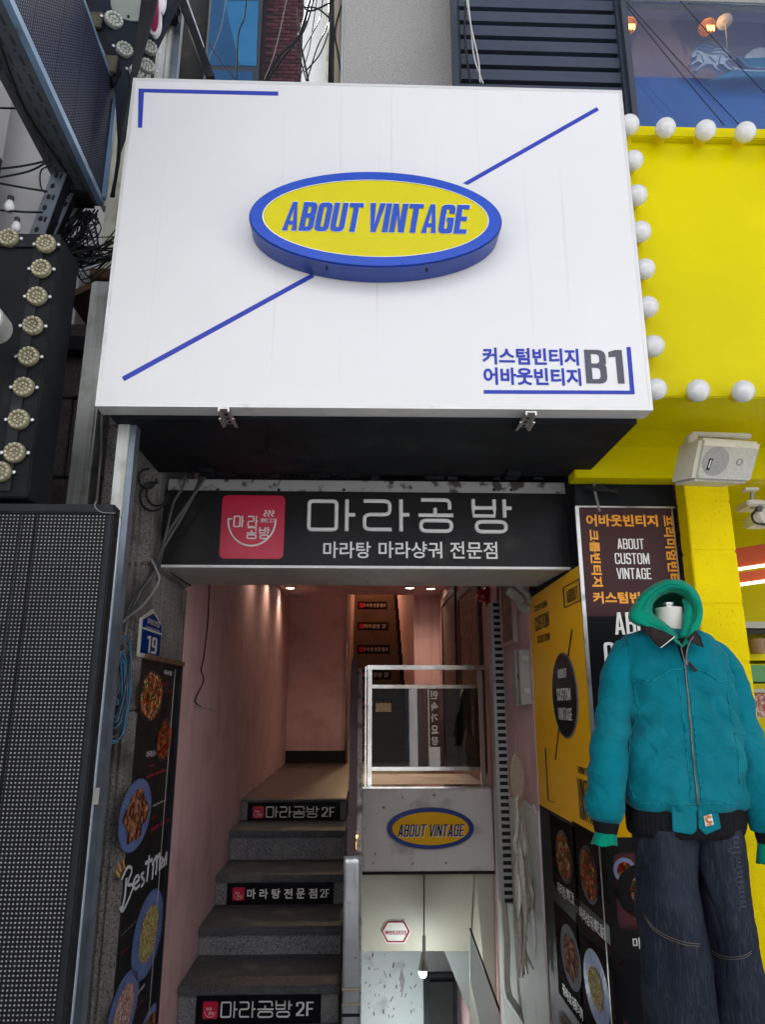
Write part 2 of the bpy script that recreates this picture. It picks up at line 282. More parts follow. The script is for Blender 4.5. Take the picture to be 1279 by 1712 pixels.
# ------------------------------------------------------------------ mesh helpers
ORG = {}
def link(o): COL.objects.link(o); return o
class MB:
    def __init__(s): s.v = []; s.f = []; s.m = []; s.cur = 0
    def mi(s, i): s.cur = i; return s
    def add(s, vs, fs):
        k = len(s.v); s.v += [tuple(v) for v in vs]; s.f += [tuple(k + i for i in f) for f in fs]; s.m += [s.cur] * len(fs); return s
    def box(s, x0, x1, y0, y1, z0, z1):
        x0, x1 = sorted((x0, x1)); y0, y1 = sorted((y0, y1)); z0, z1 = sorted((z0, z1))
        return s.add([(x0, y0, z0), (x1, y0, z0), (x1, y1, z0), (x0, y1, z0), (x0, y0, z1), (x1, y0, z1), (x1, y1, z1), (x0, y1, z1)],
                     [(0, 3, 2, 1), (4, 5, 6, 7), (0, 1, 5, 4), (1, 2, 6, 5), (2, 3, 7, 6), (3, 0, 4, 7)])
    def slab(s, pts, d):                       # polygon pts (any plane) extruded by vector d
        d = Vector(d); n = len(pts); a = [Vector(p) for p in pts]
        return s.add(a + [p + d for p in a], [tuple(range(n)), tuple(range(2 * n - 1, n - 1, -1))] + [(i, i + n, (i + 1) % n + n, (i + 1) % n) for i in range(n)])
    def bar(s, a, b, w, h=None, up=(0, 0, 1)):
        a = Vector(a); b = Vector(b); h = h or w; d = (b - a).normalized(); u = Vector(up)
        if abs(d.dot(u)) > .98: u = Vector((0, 1, 0))
        x = d.cross(u).normalized() * (w / 2); y = x.cross(d).normalized() * (h / 2)
        q = [x + y, -x + y, -x - y, x - y]
        return s.add([a + t for t in q] + [b + t for t in q], [(3, 2, 1, 0), (4, 5, 6, 7), (0, 1, 5, 4), (1, 2, 6, 5), (2, 3, 7, 6), (3, 0, 4, 7)])
    def tube(s, pts, r, seg=8, sy=1, flat=None):
        pts = [Vector(p) for p in pts]; n = len(pts); rs = r if isinstance(r, (list, tuple)) else [r] * n
        vs = []; prev = None
        for i, p in enumerate(pts):
            d = (pts[min(i + 1, n - 1)] - pts[max(i - 1, 0)]).normalized()
            u = prev if prev else (Vector((0, 0, 1)) if abs(d.z) < .9 else Vector((0, 1, 0)))
            x = d.cross(u)
            if x.length < 1e-6: x = d.cross(Vector((1, 0, 0)))
            x.normalize(); u = x.cross(d).normalized(); prev = u
            for k in range(seg):
                a = 2 * math.pi * k / seg; o = x * math.cos(a) * rs[i] + u * math.sin(a) * rs[i]
                if flat: o = Vector((o.x * flat[0], o.y * flat[1], o.z * flat[2]))
                vs.append(p + o)
        fs = [(i * seg + k, i * seg + (k + 1) % seg, (i + 1) * seg + (k + 1) % seg, (i + 1) * seg + k) for i in range(n - 1) for k in range(seg)]
        fs += [tuple(range(seg - 1, -1, -1)), tuple((n - 1) * seg + k for k in range(seg))]
        return s.add(vs, fs)
    def cyl(s, a, b, r, seg=20, r2=None):
        return s.tube([a, b], [r, r if r2 is None else r2], seg)
    def lathe(s, o, axis, prof, seg=20):       # prof: (radius, distance along axis)
        o = Vector(o); ax = Vector(axis).normalized(); t = ax.orthogonal().normalized(); b = ax.cross(t)
        vs = [o + ax * h + (t * math.cos(2 * math.pi * k / seg) + b * math.sin(2 * math.pi * k / seg)) * r for r, h in prof for k in range(seg)]
        n = len(prof)
        fs = [(i * seg + k, i * seg + (k + 1) % seg, (i + 1) * seg + (k + 1) % seg, (i + 1) * seg + k) for i in range(n - 1) for k in range(seg)]
        fs += [tuple(range(seg - 1, -1, -1)), tuple((n - 1) * seg + k for k in range(seg))]
        return s.add(vs, fs)
    def ball(s, c, r, seg=14, rings=8, sc=(1, 1, 1)):
        c = Vector(c); vs = [c + Vector((0, 0, -r * sc[2]))]
        for i in range(1, rings):
            t = math.pi * i / rings
            vs += [c + Vector((math.sin(t) * math.cos(2 * math.pi * k / seg) * r * sc[0], math.sin(t) * math.sin(2 * math.pi * k / seg) * r * sc[1], -math.cos(t) * r * sc[2])) for k in range(seg)]
        vs.append(c + Vector((0, 0, r * sc[2]))); e = len(vs) - 1
        fs = [(0, 1 + (k + 1) % seg, 1 + k) for k in range(seg)]
        fs += [(1 + (i - 1) * seg + k, 1 + (i - 1) * seg + (k + 1) % seg, 1 + i * seg + (k + 1) % seg, 1 + i * seg + k) for i in range(1, rings - 1) for k in range(seg)]
        fs += [(e, 1 + (rings - 2) * seg + k, 1 + (rings - 2) * seg + (k + 1) % seg) for k in range(seg)]
        return s.add(vs, fs)
    def grid(s, rows, closed=False):
        n = len(rows[0]); vs = [p for r in rows for p in r]
        fs = [(i * n + k, i * n + (k + 1) % n, (i + 1) * n + (k + 1) % n, (i + 1) * n + k) for i in range(len(rows) - 1) for k in range(n if closed else n - 1)]
        return s.add(vs, fs)
    def build(s, name, mats, parent=None, smooth=False, bevel=0, solid=0, sub=0):
        if isinstance(mats, str): mats = [mats]
        off = Vector((0, 0, 0))
        if parent is not None: off = ORG.get(parent.name, Vector((0, 0, 0)))
        me = bpy.data.meshes.new(name); me.from_pydata([Vector(v) - off for v in s.v], [], s.f)
        for m in mats: me.materials.append(M[m])
        me.polygons.foreach_set('material_index', s.m)
        bm = bmesh.new(); bm.from_mesh(me); bmesh.ops.recalc_face_normals(bm, faces=bm.faces)
        if bevel: bmesh.ops.bevel(bm, geom=[e for e in bm.edges if len(e.link_faces) == 2 and e.calc_face_angle(0) > .5], offset=bevel, segments=2, affect='EDGES', clamp_overlap=True)
        bm.to_mesh(me); bm.free()
        if smooth:
            me.polygons.foreach_set('use_smooth', [True] * len(me.polygons))
        o = link(bpy.data.objects.new(name, me))
        if solid: md = o.modifiers.new('thick', 'SOLIDIFY'); md.thickness = solid; md.offset = 0
        if sub: md = o.modifiers.new('sub', 'SUBSURF'); md.levels = sub; md.render_levels = sub
        if parent is not None: o.parent = parent; ORG[o.name] = off
        return o
def tag(o, label=None, cat=None, group=None, kind=None):
    for k, v in (('label', label), ('category', cat), ('group', group), ('kind', kind)):
        if v: o[k] = v
    return o
def thing(name, label, cat, loc=(0, 0, 0), group=None):
    o = link(bpy.data.objects.new(name, None)); o.location = loc; o.empty_display_size = .1
    ORG[o.name] = Vector(loc); return tag(o, label, cat, group)
def dup(root, loc, label=None):
    r = link(root.copy()); r.location = loc; ORG[r.name] = Vector(loc)
    if label: r['label'] = label
    for ch in list(root.children):
        c = link(ch.copy()); c.parent = r
        for g in list(ch.children): d = link(g.copy()); d.parent = c
    return r
def dup_part(o, parent, loc=(0, 0, 0), rot=None, scale=None):
    c = link(o.copy()); c.parent = parent; c.location = loc
    if rot: c.rotation_euler = rot
    if scale: c.scale = scale
    for g in list(o.children): d = link(g.copy()); d.parent = c
    return c
def spline(pts, k=8):
    pts = [Vector(p) for p in pts]; q = [pts[0] * 2 - pts[1]] + pts + [pts[-1] * 2 - pts[-2]]; out = []
    for i in range(1, len(q) - 2):
        a, b, c, d = q[i - 1:i + 3]
        for j in range(k):
            t = j / k; out.append(.5 * ((2 * b) + (c - a) * t + (2 * a - 5 * b + 4 * c - d) * t * t + (3 * b - a - 3 * c + d) * t ** 3))
    return out + [pts[-1]]
def wire(name, pts, r, m, label, group=None, cat='cable', k=8, seg=6):
    return tag(MB().tube(spline(pts, k), r, seg).build(name, m, smooth=True), label, cat, group)

# ------------------------------------------------------------------ flat lettering
TXT = {}
def curve_mesh(c):
    o = bpy.data.objects.new('tmp', c); COL.objects.link(o)
    dg = bpy.context.evaluated_depsgraph_get(); dg.update()
    me = bpy.data.meshes.new_from_object(o.evaluated_get(dg))
    v = [x.co.copy() for x in me.vertices]; f = [tuple(p.vertices) for p in me.polygons]
    bpy.data.objects.remove(o); bpy.data.curves.remove(c); bpy.data.meshes.remove(me)
    return v, f
def norm(v, f):
    if not v: return [], []
    x0 = min(p.x for p in v); x1 = max(p.x for p in v); y0 = min(p.y for p in v); y1 = max(p.y for p in v)
    return [((p.x - x0) / (x1 - x0 or 1), (p.y - y0) / (y1 - y0 or 1)) for p in v], f
def cjk(t, off=0, shear=0, gap=1, line=1):
    k = ('c', t, off, shear, gap)
    if k not in TXT:
        c = bpy.data.curves.new('t', 'FONT'); c.body = t; c.size = 1; c.offset = off; c.shear = shear; c.space_character = gap; c.space_line = line; c.resolution_u = 3
        TXT[k] = norm(*curve_mesh(c))
    return TXT[k]
def arcpoly(pts, n=4):                        # pts: (x, y[, corner radius])
    out = []; m = len(pts)
    for i, p in enumerate(pts):
        r = p[2] if len(p) > 2 else 0; c = Vector(p[:2])
        if not r: out.append(c); continue
        a = Vector(pts[i - 1][:2]) - c; b = Vector(pts[(i + 1) % m][:2]) - c
        ra = min(r, a.length * .5); rb = min(r, b.length * .5); s = c + a.normalized() * ra; e = c + b.normalized() * rb
        for j in range(n + 1): t = j / n; out.append(s * (1 - t) ** 2 + c * 2 * t * (1 - t) + e * t * t)
    return out
def glyph(ch, s, w):                          # bold condensed capitals, cap height 1
    h = s * .82; R_ = .17 * w / .45; r = max(.02, R_ - s * .6)
    def ring(x0, y0, x1, y1, rr): return [(x0, y0, rr), (x1, y0, rr), (x1, y1, rr), (x0, y1, rr)]
    if ch == 'A': return w + .03, [[(0, 0), (w * .36, 1), (w * .64 + .02, 1), (w + .02, 0), (w + .02 - s * .98, 0), (w * .5 + .01 + s * .42, .2), (w * .5 + .01 - s * .42, .2), (s * .98, 0)], [(w * .5 + .01 - s * .30, .34), (w * .5 + .01 + s * .30, .34), (w * .5 + .01, .34 + .42)]]
    if ch == 'B': return w, [[(0, 0), (w, 0, R_), (w, .53, .1), (w * .9, .53, .02), (w, .56, .1), (w, 1, R_), (0, 1)], [(s, h), (w - s, h, r), (w - s, .46, r), (s, .46)], [(s, .46 + h), (w - s, .46 + h, r), (w - s, 1 - h, r), (s, 1 - h)]]
    if ch == 'O': return w, [ring(0, 0, w, 1, R_), ring(s, h, w - s, 1 - h, r)]
    if ch == 'U': return w, [[(0, 0, R_), (w, 0, R_), (w, 1), (w - s, 1), (w - s, h, r), (s, h, r), (s, 1), (0, 1)]]
    if ch == 'T': return w, [[(w / 2 - s / 2, 0), (w / 2 + s / 2, 0), (w / 2 + s / 2, 1 - h), (w, 1 - h), (w, 1), (0, 1), (0, 1 - h), (w / 2 - s / 2, 1 - h)]]
    if ch == 'V': return w, [[(w * .33, 0), (w * .67, 0), (w + .02, 1), (w + .02 - s, 1), (w * .5, .25), (s - .02, 1), (-.02, 1)]]
    if ch == 'I': return s, [[(0, 0), (s, 0), (s, 1), (0, 1)]]
    if ch == 'N': return w + .02, [[(0, 0), (s, 0), (s, .62), (w - s * .9, 0), (w + .02, 0), (w + .02, 1), (w + .02 - s, 1), (w + .02 - s, .4), (s * .95, 1), (0, 1)]]
    if ch == 'G': return w, [[(0, 0, R_), (w, 0, R_ * .6), (w, .55), (w * .5, .55), (w * .5, .55 - h), (w - s, .55 - h), (w - s, h, r), (s, h, r), (s, 1 - h, r), (w - s, 1 - h, r), (w - s, .68), (w, .68), (w, 1, R_), (0, 1, R_)]]
    if ch == 'E': return w * .9, [[(0, 0), (w * .88, 0), (w * .88, h), (s, h), (s, .44), (w * .8, .44), (w * .8, .44 + h), (s, .44 + h), (s, 1 - h), (w * .88, 1 - h), (w * .88, 1), (0, 1)]]
    if ch == 'C': return w, [[(0, 0, R_), (w, 0, R_), (w, .36), (w - s, .36), (w - s, h, r), (s, h, r), (s, 1 - h, r), (w - s, 1 - h, r), (w - s, .66), (w, .66), (w, 1, R_), (0, 1, R_)]]
    if ch == 'S': return w, [[(0, 0, R_), (w, 0, R_), (w, .52, .12), (s, .62, .03), (s, 1 - h, r), (w - s, 1 - h, r), (w - s, .72), (w, .72), (w, 1, R_), (0, 1, R_), (0, .48, .12), (w - s, .40, .03), (w - s, h, r), (s, h, r), (s, .28), (0, .28)]]
    if ch == 'M': w2 = w * 1.3; return w2, [[(0, 0), (s * .9, 0), (s * .9, .6), (w2 / 2 - s * .35, .02), (w2 / 2 + s * .35, .02), (w2 - s * .9, .6), (w2 - s * .9, 0), (w2, 0), (w2, 1), (w2 - s * 1.15, 1), (w2 / 2, .42), (s * 1.15, 1), (0, 1)]]
    if ch == '1': return s * 2, [[(s, 0), (s * 2, 0), (s * 2, 1), (s * 1.05, 1), (0, .93), (0, .93 - h), (s, .93 - h * .9)]]
    if ch == '9': return w, [[(0, 0), (w, 0, R_), (w, 1, R_), (0, 1, R_), (0, .36, R_), (w - s, .36), (w - s, h, r), (0, h)], ring(s, .36 + h, w - s, 1 - h, r)]
    if ch == '2': return w, [[(0, 0), (w, 0), (w, h), (s * 1.4, h), (w, .55, .12), (w, 1, R_), (0, 1, R_), (0, .68), (s, .68), (s, 1 - h, r), (w - s, 1 - h, r), (w - s, .62), (0, .14)]]
    if ch == 'F': return w * .9, [[(0, 0), (s, 0), (s, .44), (w * .8, .44), (w * .8, .44 + h), (s, .44 + h), (s, 1 - h), (w * .88, 1 - h), (w * .88, 1), (0, 1)]]
    return .22, []
def caps(t, s=.16, w=.45, gap=.055, shear=0):
    k = ('g', t, s, w, gap, shear)
    if k not in TXT:
        V = []; F = []; x = 0
        for ch in t:
            adv, rings = glyph(ch, s, w)
            if rings:
                c = bpy.data.curves.new('t', 'CURVE'); c.dimensions = '2D'; c.fill_mode = 'BOTH'
                for rg in rings:
                    q = arcpoly(rg); sp = c.splines.new('POLY'); sp.points.add(len(q) - 1); sp.use_cyclic_u = True
                    for i, p in enumerate(q): sp.points[i].co = (p.x, p.y, 0, 1)
                v, f = curve_mesh(c); b = len(V)
                V += [Vector((p.x + x + p.y * shear, p.y, 0)) for p in v]; F += [tuple(b + i for i in q) for q in f]
            x += adv + gap
        TXT[k] = norm(V, F)
    return TXT[k]
def rot90(t):                                  # turned a quarter clockwise
    v, f = t; return [(y, 1 - x) for x, y in v], f
def put(t, BL, TR, lift, mb=None, BR=None, TL=None):
    """a unit-square text mapped on the rectangle BL..TR (vertical plane), lifted by the vector lift"""
    BL = Vector(BL); TR = Vector(TR)
    if BR is None: BR = Vector((TR.x, TR.y, BL.z))
    if TL is None: TL = Vector((BL.x, BL.y, TR.z))
    mb = mb or MB(); l = Vector(lift); mb.add([BL + (BR - BL) * x + (TL - BL) * y + l for x, y in t[0]], t[1]); return mb
def putY(t, px, Y, mb=None, lift=.002):        # px: (x left-bottom, y bottom, x right-top, y top) sights, on the plane y=Y
    return put(t, P(px[0], px[1], Y), P(px[2], px[3], Y), (0, -lift, 0), mb)
def putX(t, px, X, sgn, mb=None, lift=.002):
    return put(t, PX(px[0], px[1], X), PX(px[2], px[3], X), (sgn * lift, 0, 0), mb)
def strokes(list_, r, to, mb, seg=6):          # round-ended strokes given in unit coords; to(x, y) -> world
    for st in list_:
        mb.tube([to(*p) for p in st], r, seg, flat=None)
    return mb
def rrect(x0, y0, x1, y1, r, n=5): return [(p.x, p.y) for p in arcpoly([(x0, y0, r), (x1, y0, r), (x1, y1, r), (x0, y1, r)], n)]
def ell(cx, cy, a, b, n=48): return [(cx + a * math.cos(2 * math.pi * i / n), cy + b * math.sin(2 * math.pi * i / n)) for i in range(n)]
# thin rounded signboard syllables (unit boxes)
def rb(x0, y0, x1, y1, r=.16): q = rrect(x0, y0, x1, y1, r, 4); return q + [q[0]]
def arcs(*p): return [(v.x, v.y) for v in arcpoly([*p], 4)]
def open_arc(*p):                              # open polyline with rounded inner corners
    out = [Vector(p[0][:2])]
    for i in range(1, len(p) - 1):
        c = Vector(p[i][:2]); a = Vector(p[i - 1][:2]) - c; b = Vector(p[i + 1][:2]) - c; r = .14
        s = c + a.normalized() * min(r, a.length / 2); e = c + b.normalized() * min(r, b.length / 2)
        for j in range(5): t = j / 4; out.append(s * (1 - t) ** 2 + c * 2 * t * (1 - t) + e * t * t)
    return [(v.x, v.y) for v in out + [Vector(p[-1][:2])]]
SYL = {
 '마': [rb(.02, .05, .60, .95, .09), [(.82, 0), (.82, 1)], [(.82, .52), (1, .52)]],
 '라': [open_arc((.02, .95), (.58, .95), (.58, .52), (.04, .52), (.04, .05), (.62, .05)), [(.82, 0), (.82, 1)], [(.82, .52), (1, .52)]],
 '공': [open_arc((.08, .97), (.90, .97), (.90, .68)), [(.48, .52), (.48, .72)], [(0, .50), (1, .50)], rb(.06, .02, .94, .34)],
 '방': [[(.04, 1), (.04, .72), (.04, .50), (.58, .50), (.58, .72), (.58, 1)], [(.04, .74), (.58, .74)], [(.84, .45), (.84, 1)], [(.84, .74), (1.02, .74)], rb(.10, .02, .86, .32)],
}
def putsyl(words, boxes, r, to, mb, seg=6):
    for ch, (x0, y0, x1, y1) in zip(words, boxes):
        strokes(SYL[ch], r, lambda a, b: to(x0 + a * (x1 - x0), y0 + b * (y1 - y0)), mb, seg)
    return mb
# ================================================================== SETTING: ground
XL, XR = -.90, .945
FL = .789                                     # landing level
GZ = -.05
MB().add([(-60, -60, GZ), (60, -60, GZ), (60, 3.9, GZ), (-60, 3.9, GZ)], [(0, 1, 2, 3)]).add([(-60, 3.9, GZ), (-.06, 3.9, GZ), (-.06, 60, GZ), (-60, 60, GZ)], [(0, 1, 2, 3)]).add([(1.0, 3.9, GZ), (60, 3.9, GZ), (60, 60, GZ), (1.0, 60, GZ)], [(0, 1, 2, 3)]).build('street_ground', 'asphalt')['kind'] = 'structure'
o = MB().box(-14, 14, -6.1, 2.6, GZ + .004, GZ + .05).build('pavement', 'paver'); o['kind'] = 'structure'

# ================================================================== the passage building in the middle
B = thing('passage_building', 'narrow building with pink stairwell passage between the stone pillar and yellow panel', 'building', (0, 3.9, GZ))
MB().box(-1.25, XL, 3.75, 9.3, GZ, 3.2).build('wall', 'pink_wall', B)
jx = P(583, 1200, 9.3).x
MB().box(-1.25, jx, 9.302, 16, 0, 4.8).build('wall', 'pink_wall', B)
MB().box(XL + .002, jx - .02, 9.28, 9.30, FL, P(550, 1258, 9.28).z + .02).build('skirting', 'skirting_black', B)
MB().box(XR, 1.25, 4.0, 8.6, -4, 3.2).build('wall', 'pink_wall', B)
MB().box(XR - .3, 1.25, 8.602, 16, FL, 4.8).build('wall', 'pink_wall', B)
MB().box(XL, XR, 3.95, 8.55, 2.75, 2.85).build('ceiling', 'pink_wall', B)
MB().box(XL, XR, 8.5, 8.6, 2.852, 4.8).build('header', 'pink_wall', B)
MB().box(XL, XR, 8.602, 16, 4.7, 4.8).build('ceiling', 'cream_wall', B)
MB().box(jx, XR - .3, 15.8, 16, FL, 4.7).build('end_wall', 'cream_wall', B)
MB().box(XL, -.092, 5.962, 9.5, FL - .2, FL).build('landing', 'landing_stone', B)
MB().box(-.09, XR - .002, 6.42, 9.5, FL - .2, FL).build('landing', 'landing_stone', B)
# white lower coat on the right wall with a ragged upper edge
pts = [(4.0, -2), (5.30, -2)]
yy = 5.30
zt = PX(878, 1342, XR).z
while yy > 4.01: pts.append((yy, zt + random.uniform(-.02, .02) + (.0 if yy < 4.9 else -.03))); yy -= .06
pts.append((4.0, zt))
MB().slab([(XR - .006, a, b) for a, b in pts], (.005, 0, 0)).build('white_coat', 'white_wall', B)
# front mass above the doorway (behind the sign boxes)
MB().box(-1.6, 1.25, 3.82, 4.0, P(600, 975, 3.82).z + .02, 4.0).build('front_wall', 'dark_granite', B)
# basement
bt = P(700, 1318, 5.35).z; bb = P(700, 1457, 5.35).z
MB().box(.03, XR - .007, 5.35, 6.41, bb, bt).build('bulkhead', 'bulkhead_white', B, bevel=.006)
MB().box(.03, XR - .007, 5.345, 5.37, bb - .018, bb - .001).build('gap_shade', 'dark_metal', B)  # dark strip painted in for the shade of the gap under the bulkhead
q = [P(612, 1462, 5.42), P(790, 1462, 5.42), P(786, 1590, 5.70), P(612, 1590, 5.70)]
q[0].x = q[3].x = .026; q[1].x = q[2].x
MB().slab(q, (0, .03, .0)).build('sloped_soffit', 'cream_wall', B)
rx = q[1].x
MB().slab([(rx, 5.40, bb - .02), (rx, 5.75, q[2].z), (rx, 5.75, q[2].z - .1), (rx, 5.95, -1.2), (XR - .01, 5.6, -1.4), (XR - .01, 5.40, bb - .02)], (.012, 0, 0)).build('side_wall', 'cream_wall', B)
MB().box(-.06, 1.1, 7.6, 7.65, -4, .5).build('basement_wall', 'basement_wall', B)
MB().box(-.02, .022, 5.36, 7.6, -4, .4).build('basement_wall', 'basement_side', B)
MB().box(-.06, 1.2, 3.9, 7.7, -4.05, -4).build('basement_floor', 'white_wall', B)
MB().box(-.06, -.02, 3.95, 5.3, -4, -.06).build('basement_wall', 'basement_side', B)
o = MB().slab([P(742, 1588, 5.95), P(790, 1588, 5.95), P(846, 1725, 5.95), P(846, 1760, 5.95), P(812, 1760, 5.95)], (0, .25, 0)).build('stair_underside', 'basement_side', B)
MB().slab([P(785, 1553, 5.38), P(788, 1553, 5.38), P(846, 1712, 5.38), P(842, 1712, 5.38)], (0, .02, 0)).build('edge_trim', 'dark_metal', B)
MB().slab([P(786, 1558, 5.385), P(841, 1712, 5.385), P(846, 1800, 5.385), P(822, 1800, 5.385), P(786, 1640, 5.385)], (0, .02, 0)).build('edge_board', 'basement_side', B)
o = MB().box(.60, .90, 7.3, 7.36, -3, P(765, 1628, 7.3).z)
o.build('door_frame', 'dark_metal', B); MB().box(.65, .86, 7.28, 7.298, -3, P(765, 1640, 7.3).z).build('door_glass', 'slot_black', B)
tag(B, None)
# fine spatter strokes on the basement wall
mb = MB()
for k in range(38):
    px = random.uniform(612, 700); py = random.uniform(1592, 1712); l = random.uniform(1, 7) * (2 if random.random() < .2 else 1); a = random.uniform(1.2, 2.2)
    mb.bar(P(px, py, 7.597), P(px + l * math.cos(a), py + l * math.sin(a), 7.597), random.uniform(.004, .012), .003)
for k in range(4): mb.bar(P(672 + k * 1.5, 1622 + k * 5, 7.596), P(668 + k, 1640 + k * 9, 7.596), .02 - k * .004, .003)
mb.build('paint_spatter', 'spatter_purple', B)
# posters low on the right basement wall
for i, (a, b, m) in enumerate(((808, 814, 'poster_pink'), (815, 819, 'poster_green'), (820, 828, 'poster_navy'), (829, 838, 'poster_tan'))):
    p0 = P(a, 1655 + i * 9, 5.62); p1 = P(b, 1655 + i * 9, 5.62)
    tag(MB().box(p0.x, p1.x, 5.60, 5.612, -1.4, p0.z).build('poster', m), ['magenta', 'green', 'navy', 'tan'][i] + ' strip of poster beside the basement stairs', 'poster', 'poster strips by the basement stairs')

# ---- first flight
ST = thing('stone_staircase', 'speckled grey granite stairs with black sign plates leading up the pink passage', 'stairs', (-.5, 4.1, GZ))
noses = [1336, 1389, 1463, 1549, 1648]; SX1 = -.092
sz = []; sy = []
for k, ny in enumerate(noses): sy.append(5.86 - .4375 * k); sz.append(P(480, ny, sy[-1]).z)
sz[0] = FL
sz.append(GZ)
PL = [(413, 1375, 569, 1341), None, (378, 1513, 558, 1475), None, (326, 1713, 537, 1662)]
def plate(i, name_, x0, x1, z0, z1, Y, text, parent, small=False):
    p = MB().box(x0, x1, Y - .006, Y, z0, z1).build('sign_plate', 'banner_black', parent)
    w = x1 - x0; h = z1 - z0; y = Y - .0065
    MB().slab([(x0 + w * .055 + a * h * .60, y, z0 + h * .21 + b * h * .60) for a, b in rrect(0, 0, 1, 1, .12, 2)], (0, -.0015, 0)).build('logo', 'logo_red', p)
    mb = MB(); c = (x0 + w * .055 + h * .30, z0 + h * .47)
    if not small:
        mb.tube([(c[0] + math.cos(t) * h * .22, y - .002, c[1] + math.sin(t) * h * .2) for t in [math.pi + i_ * math.pi / 10 for i_ in range(11)]], .0012, 5)
        put(cjk('마라', .01), (c[0] - h * .17, y - .002, c[1] + h * .02), (c[0] + h * .06, y - .002, c[1] + h * .14), (0, 0, 0), mb)
        put(cjk('공방', .01), (c[0] - h * .08, y - .002, c[1] - h * .13), (c[0] + h * .15, y - .002, c[1] - h * .01), (0, 0, 0), mb)
    X0 = x0 + w * (.20 if text == 'A' else .19)
    def T(a, b, c_, d, t): put(t, (x0 + w * a, y, z0 + h * c_), (x0 + w * b, y, z0 + h * d), (0, -.001, 0), mb)
    if text == 'A':
        if small: T(.21, .74, .25, .78, cjk('마라공방', .012))
        else:
            bx = [(.20 + .145 * j, .24, .33 + .145 * j, .80) for j in range(4)]
            putsyl('마라공방', bx, h * .032, lambda a, b: (x0 + w * a, y - .001, z0 + h * b), mb, 5)
        T(.80, .94, .27, .76, caps('2F', .13, .5, .12))
    else:
        for j, ch in enumerate('마라탕전문점'): T(.19 + j * .115, .27 + j * .115, .28, .74, cjk(ch, .022))
        T(.875, .96, .32, .70, caps('2F', .13, .5, .12))
    mb.build('lettering', 'letter_white', p)
    return p
for k in range(5):
    y0 = sy[k]; z0 = sz[k]; zb = sz[k + 1]
    depth = .47 if k else .05
    ch = MB()
    # riser block and projecting tread with slightly worn edges
    TH = .041 if k else .016
    MB().box(XL + .003, SX1, y0 + .03, y0 + (.44 if k else .2), zb + .001 - (.1 if k < 4 else 0), z0 - TH - .001).build('riser', 'step_granite', ST, bevel=.003)
    MB().box(XL + .002, SX1 + .004, y0, y0 + .50 if k else y0 + .1, z0 - TH, z0 + (.001 if k == 0 else 0)).build('tread', 'tread_stone', ST, bevel=.006)
    if PL[k]:
        a = P(PL[k][0], PL[k][1], y0 + .028); b = P(PL[k][2], PL[k][3], y0 + .028)
        z1_ = min(b.z, z0 - TH - .004); h_ = b.z - a.z
        plate(k, 's', a.x, b.x, z1_ - h_, z1_, y0 + .028, 'AxBxA'[k], ST)
# ---- second flight
S2 = thing('inner_staircase', 'tan stone upper stairs with small black sign plates beyond the landing', 'stairs', (.3, 9.5, FL))
x0, x1 = jx + .03, .66
for n in range(17):
    Y = 9.5 + .24 * n; z = FL + .2 * (n + 1)
    MB().box(x0, x1 - .07, Y, Y + .26, z - .2, z).build('step', 'upper_step_stone', S2, bevel=.005)
    MB().box(x1 - .069, x1, Y - .01, Y + .25, z - .21, z + .02).build('side_tile', 'skirting_black', S2)
    if n in (3, 5, 7, 9, 11):
        plate(n, 's', x0 + .06, x1 - .2, z - .16, z - .03, Y, 'AB'[(n // 2) % 2], S2, True)
zt2 = FL + .2 * 17
tag(MB().cyl((jx - .03, 9.25, FL), (jx - .03, 9.25, 3.2), .016, 12).build('steel_pole', 'stainless', smooth=True), 'thin steel pole rising at corner of the pink inner wall', 'pole')
tag(MB().tube([(x0, 13.0, 3.90), (x1 - .05, 13.0, 3.90), (x1 - .05, 13.0, 4.5)], .02, 10).build('brass_rail', 'brass', smooth=True), 'brass handrail at the top of the inner stairs', 'handrail')
tag(MB().box(x1 - .14, x1 - .11, 13.3, 13.33, 3.8, 4.5).build('tube_lamp', 'warm_glow'), 'glowing warm tube lamp at top of the inner stairs', 'lamp')
# dark door and posters along the right corridor wall
def wallpanel(name, px0, px1, py_t, py_b, m, label, cat, X=XR, th=.02, frame=None):
    a = PX(px0, 1100, X); b = PX(px1, 1100, X); t = PX((px0 + px1) / 2, py_t, X).z; u = PX((px0 + px1) / 2, py_b, X).z
    r = thing(name, label, cat, (X, (a.y + b.y) / 2, u))
    MB().box(X - th, X - .001, a.y, b.y, u, t).build('panel', m, r)
    if frame:
        y0_, y1_ = sorted((a.y, b.y)); f = MB()
        w = frame[1]
        f.box(X - th - .012, X - .002, y0_ - w, y0_, u - w, t + w).box(X - th - .012, X - .002, y1_, y1_ + w, u - w, t + w).box(X - th - .012, X - .002, y0_, y1_, t, t + w).box(X - th - .012, X - .002, y0_, y1_, u - w, u)
        f.build('frame', frame[0], r)
    return r
wallpanel('wooden_door', 745, 766, 1000, 1262, 'wood_dark', 'dark brown wooden door at far end of corridor wall', 'door', frame=('wood_dark', .06))
wallpanel('wall_poster', 774, 806, 985, 1262, 'picture_print', 'large brown printed poster on corridor wall behind the railing', 'poster', frame=('wood_dark', .08))
wallpanel('framed_picture', 848, 868, 960, 1072, 'picture_print', 'framed brown picture on pink wall above the grey meter box', 'picture', frame=('picture_frame', .02))
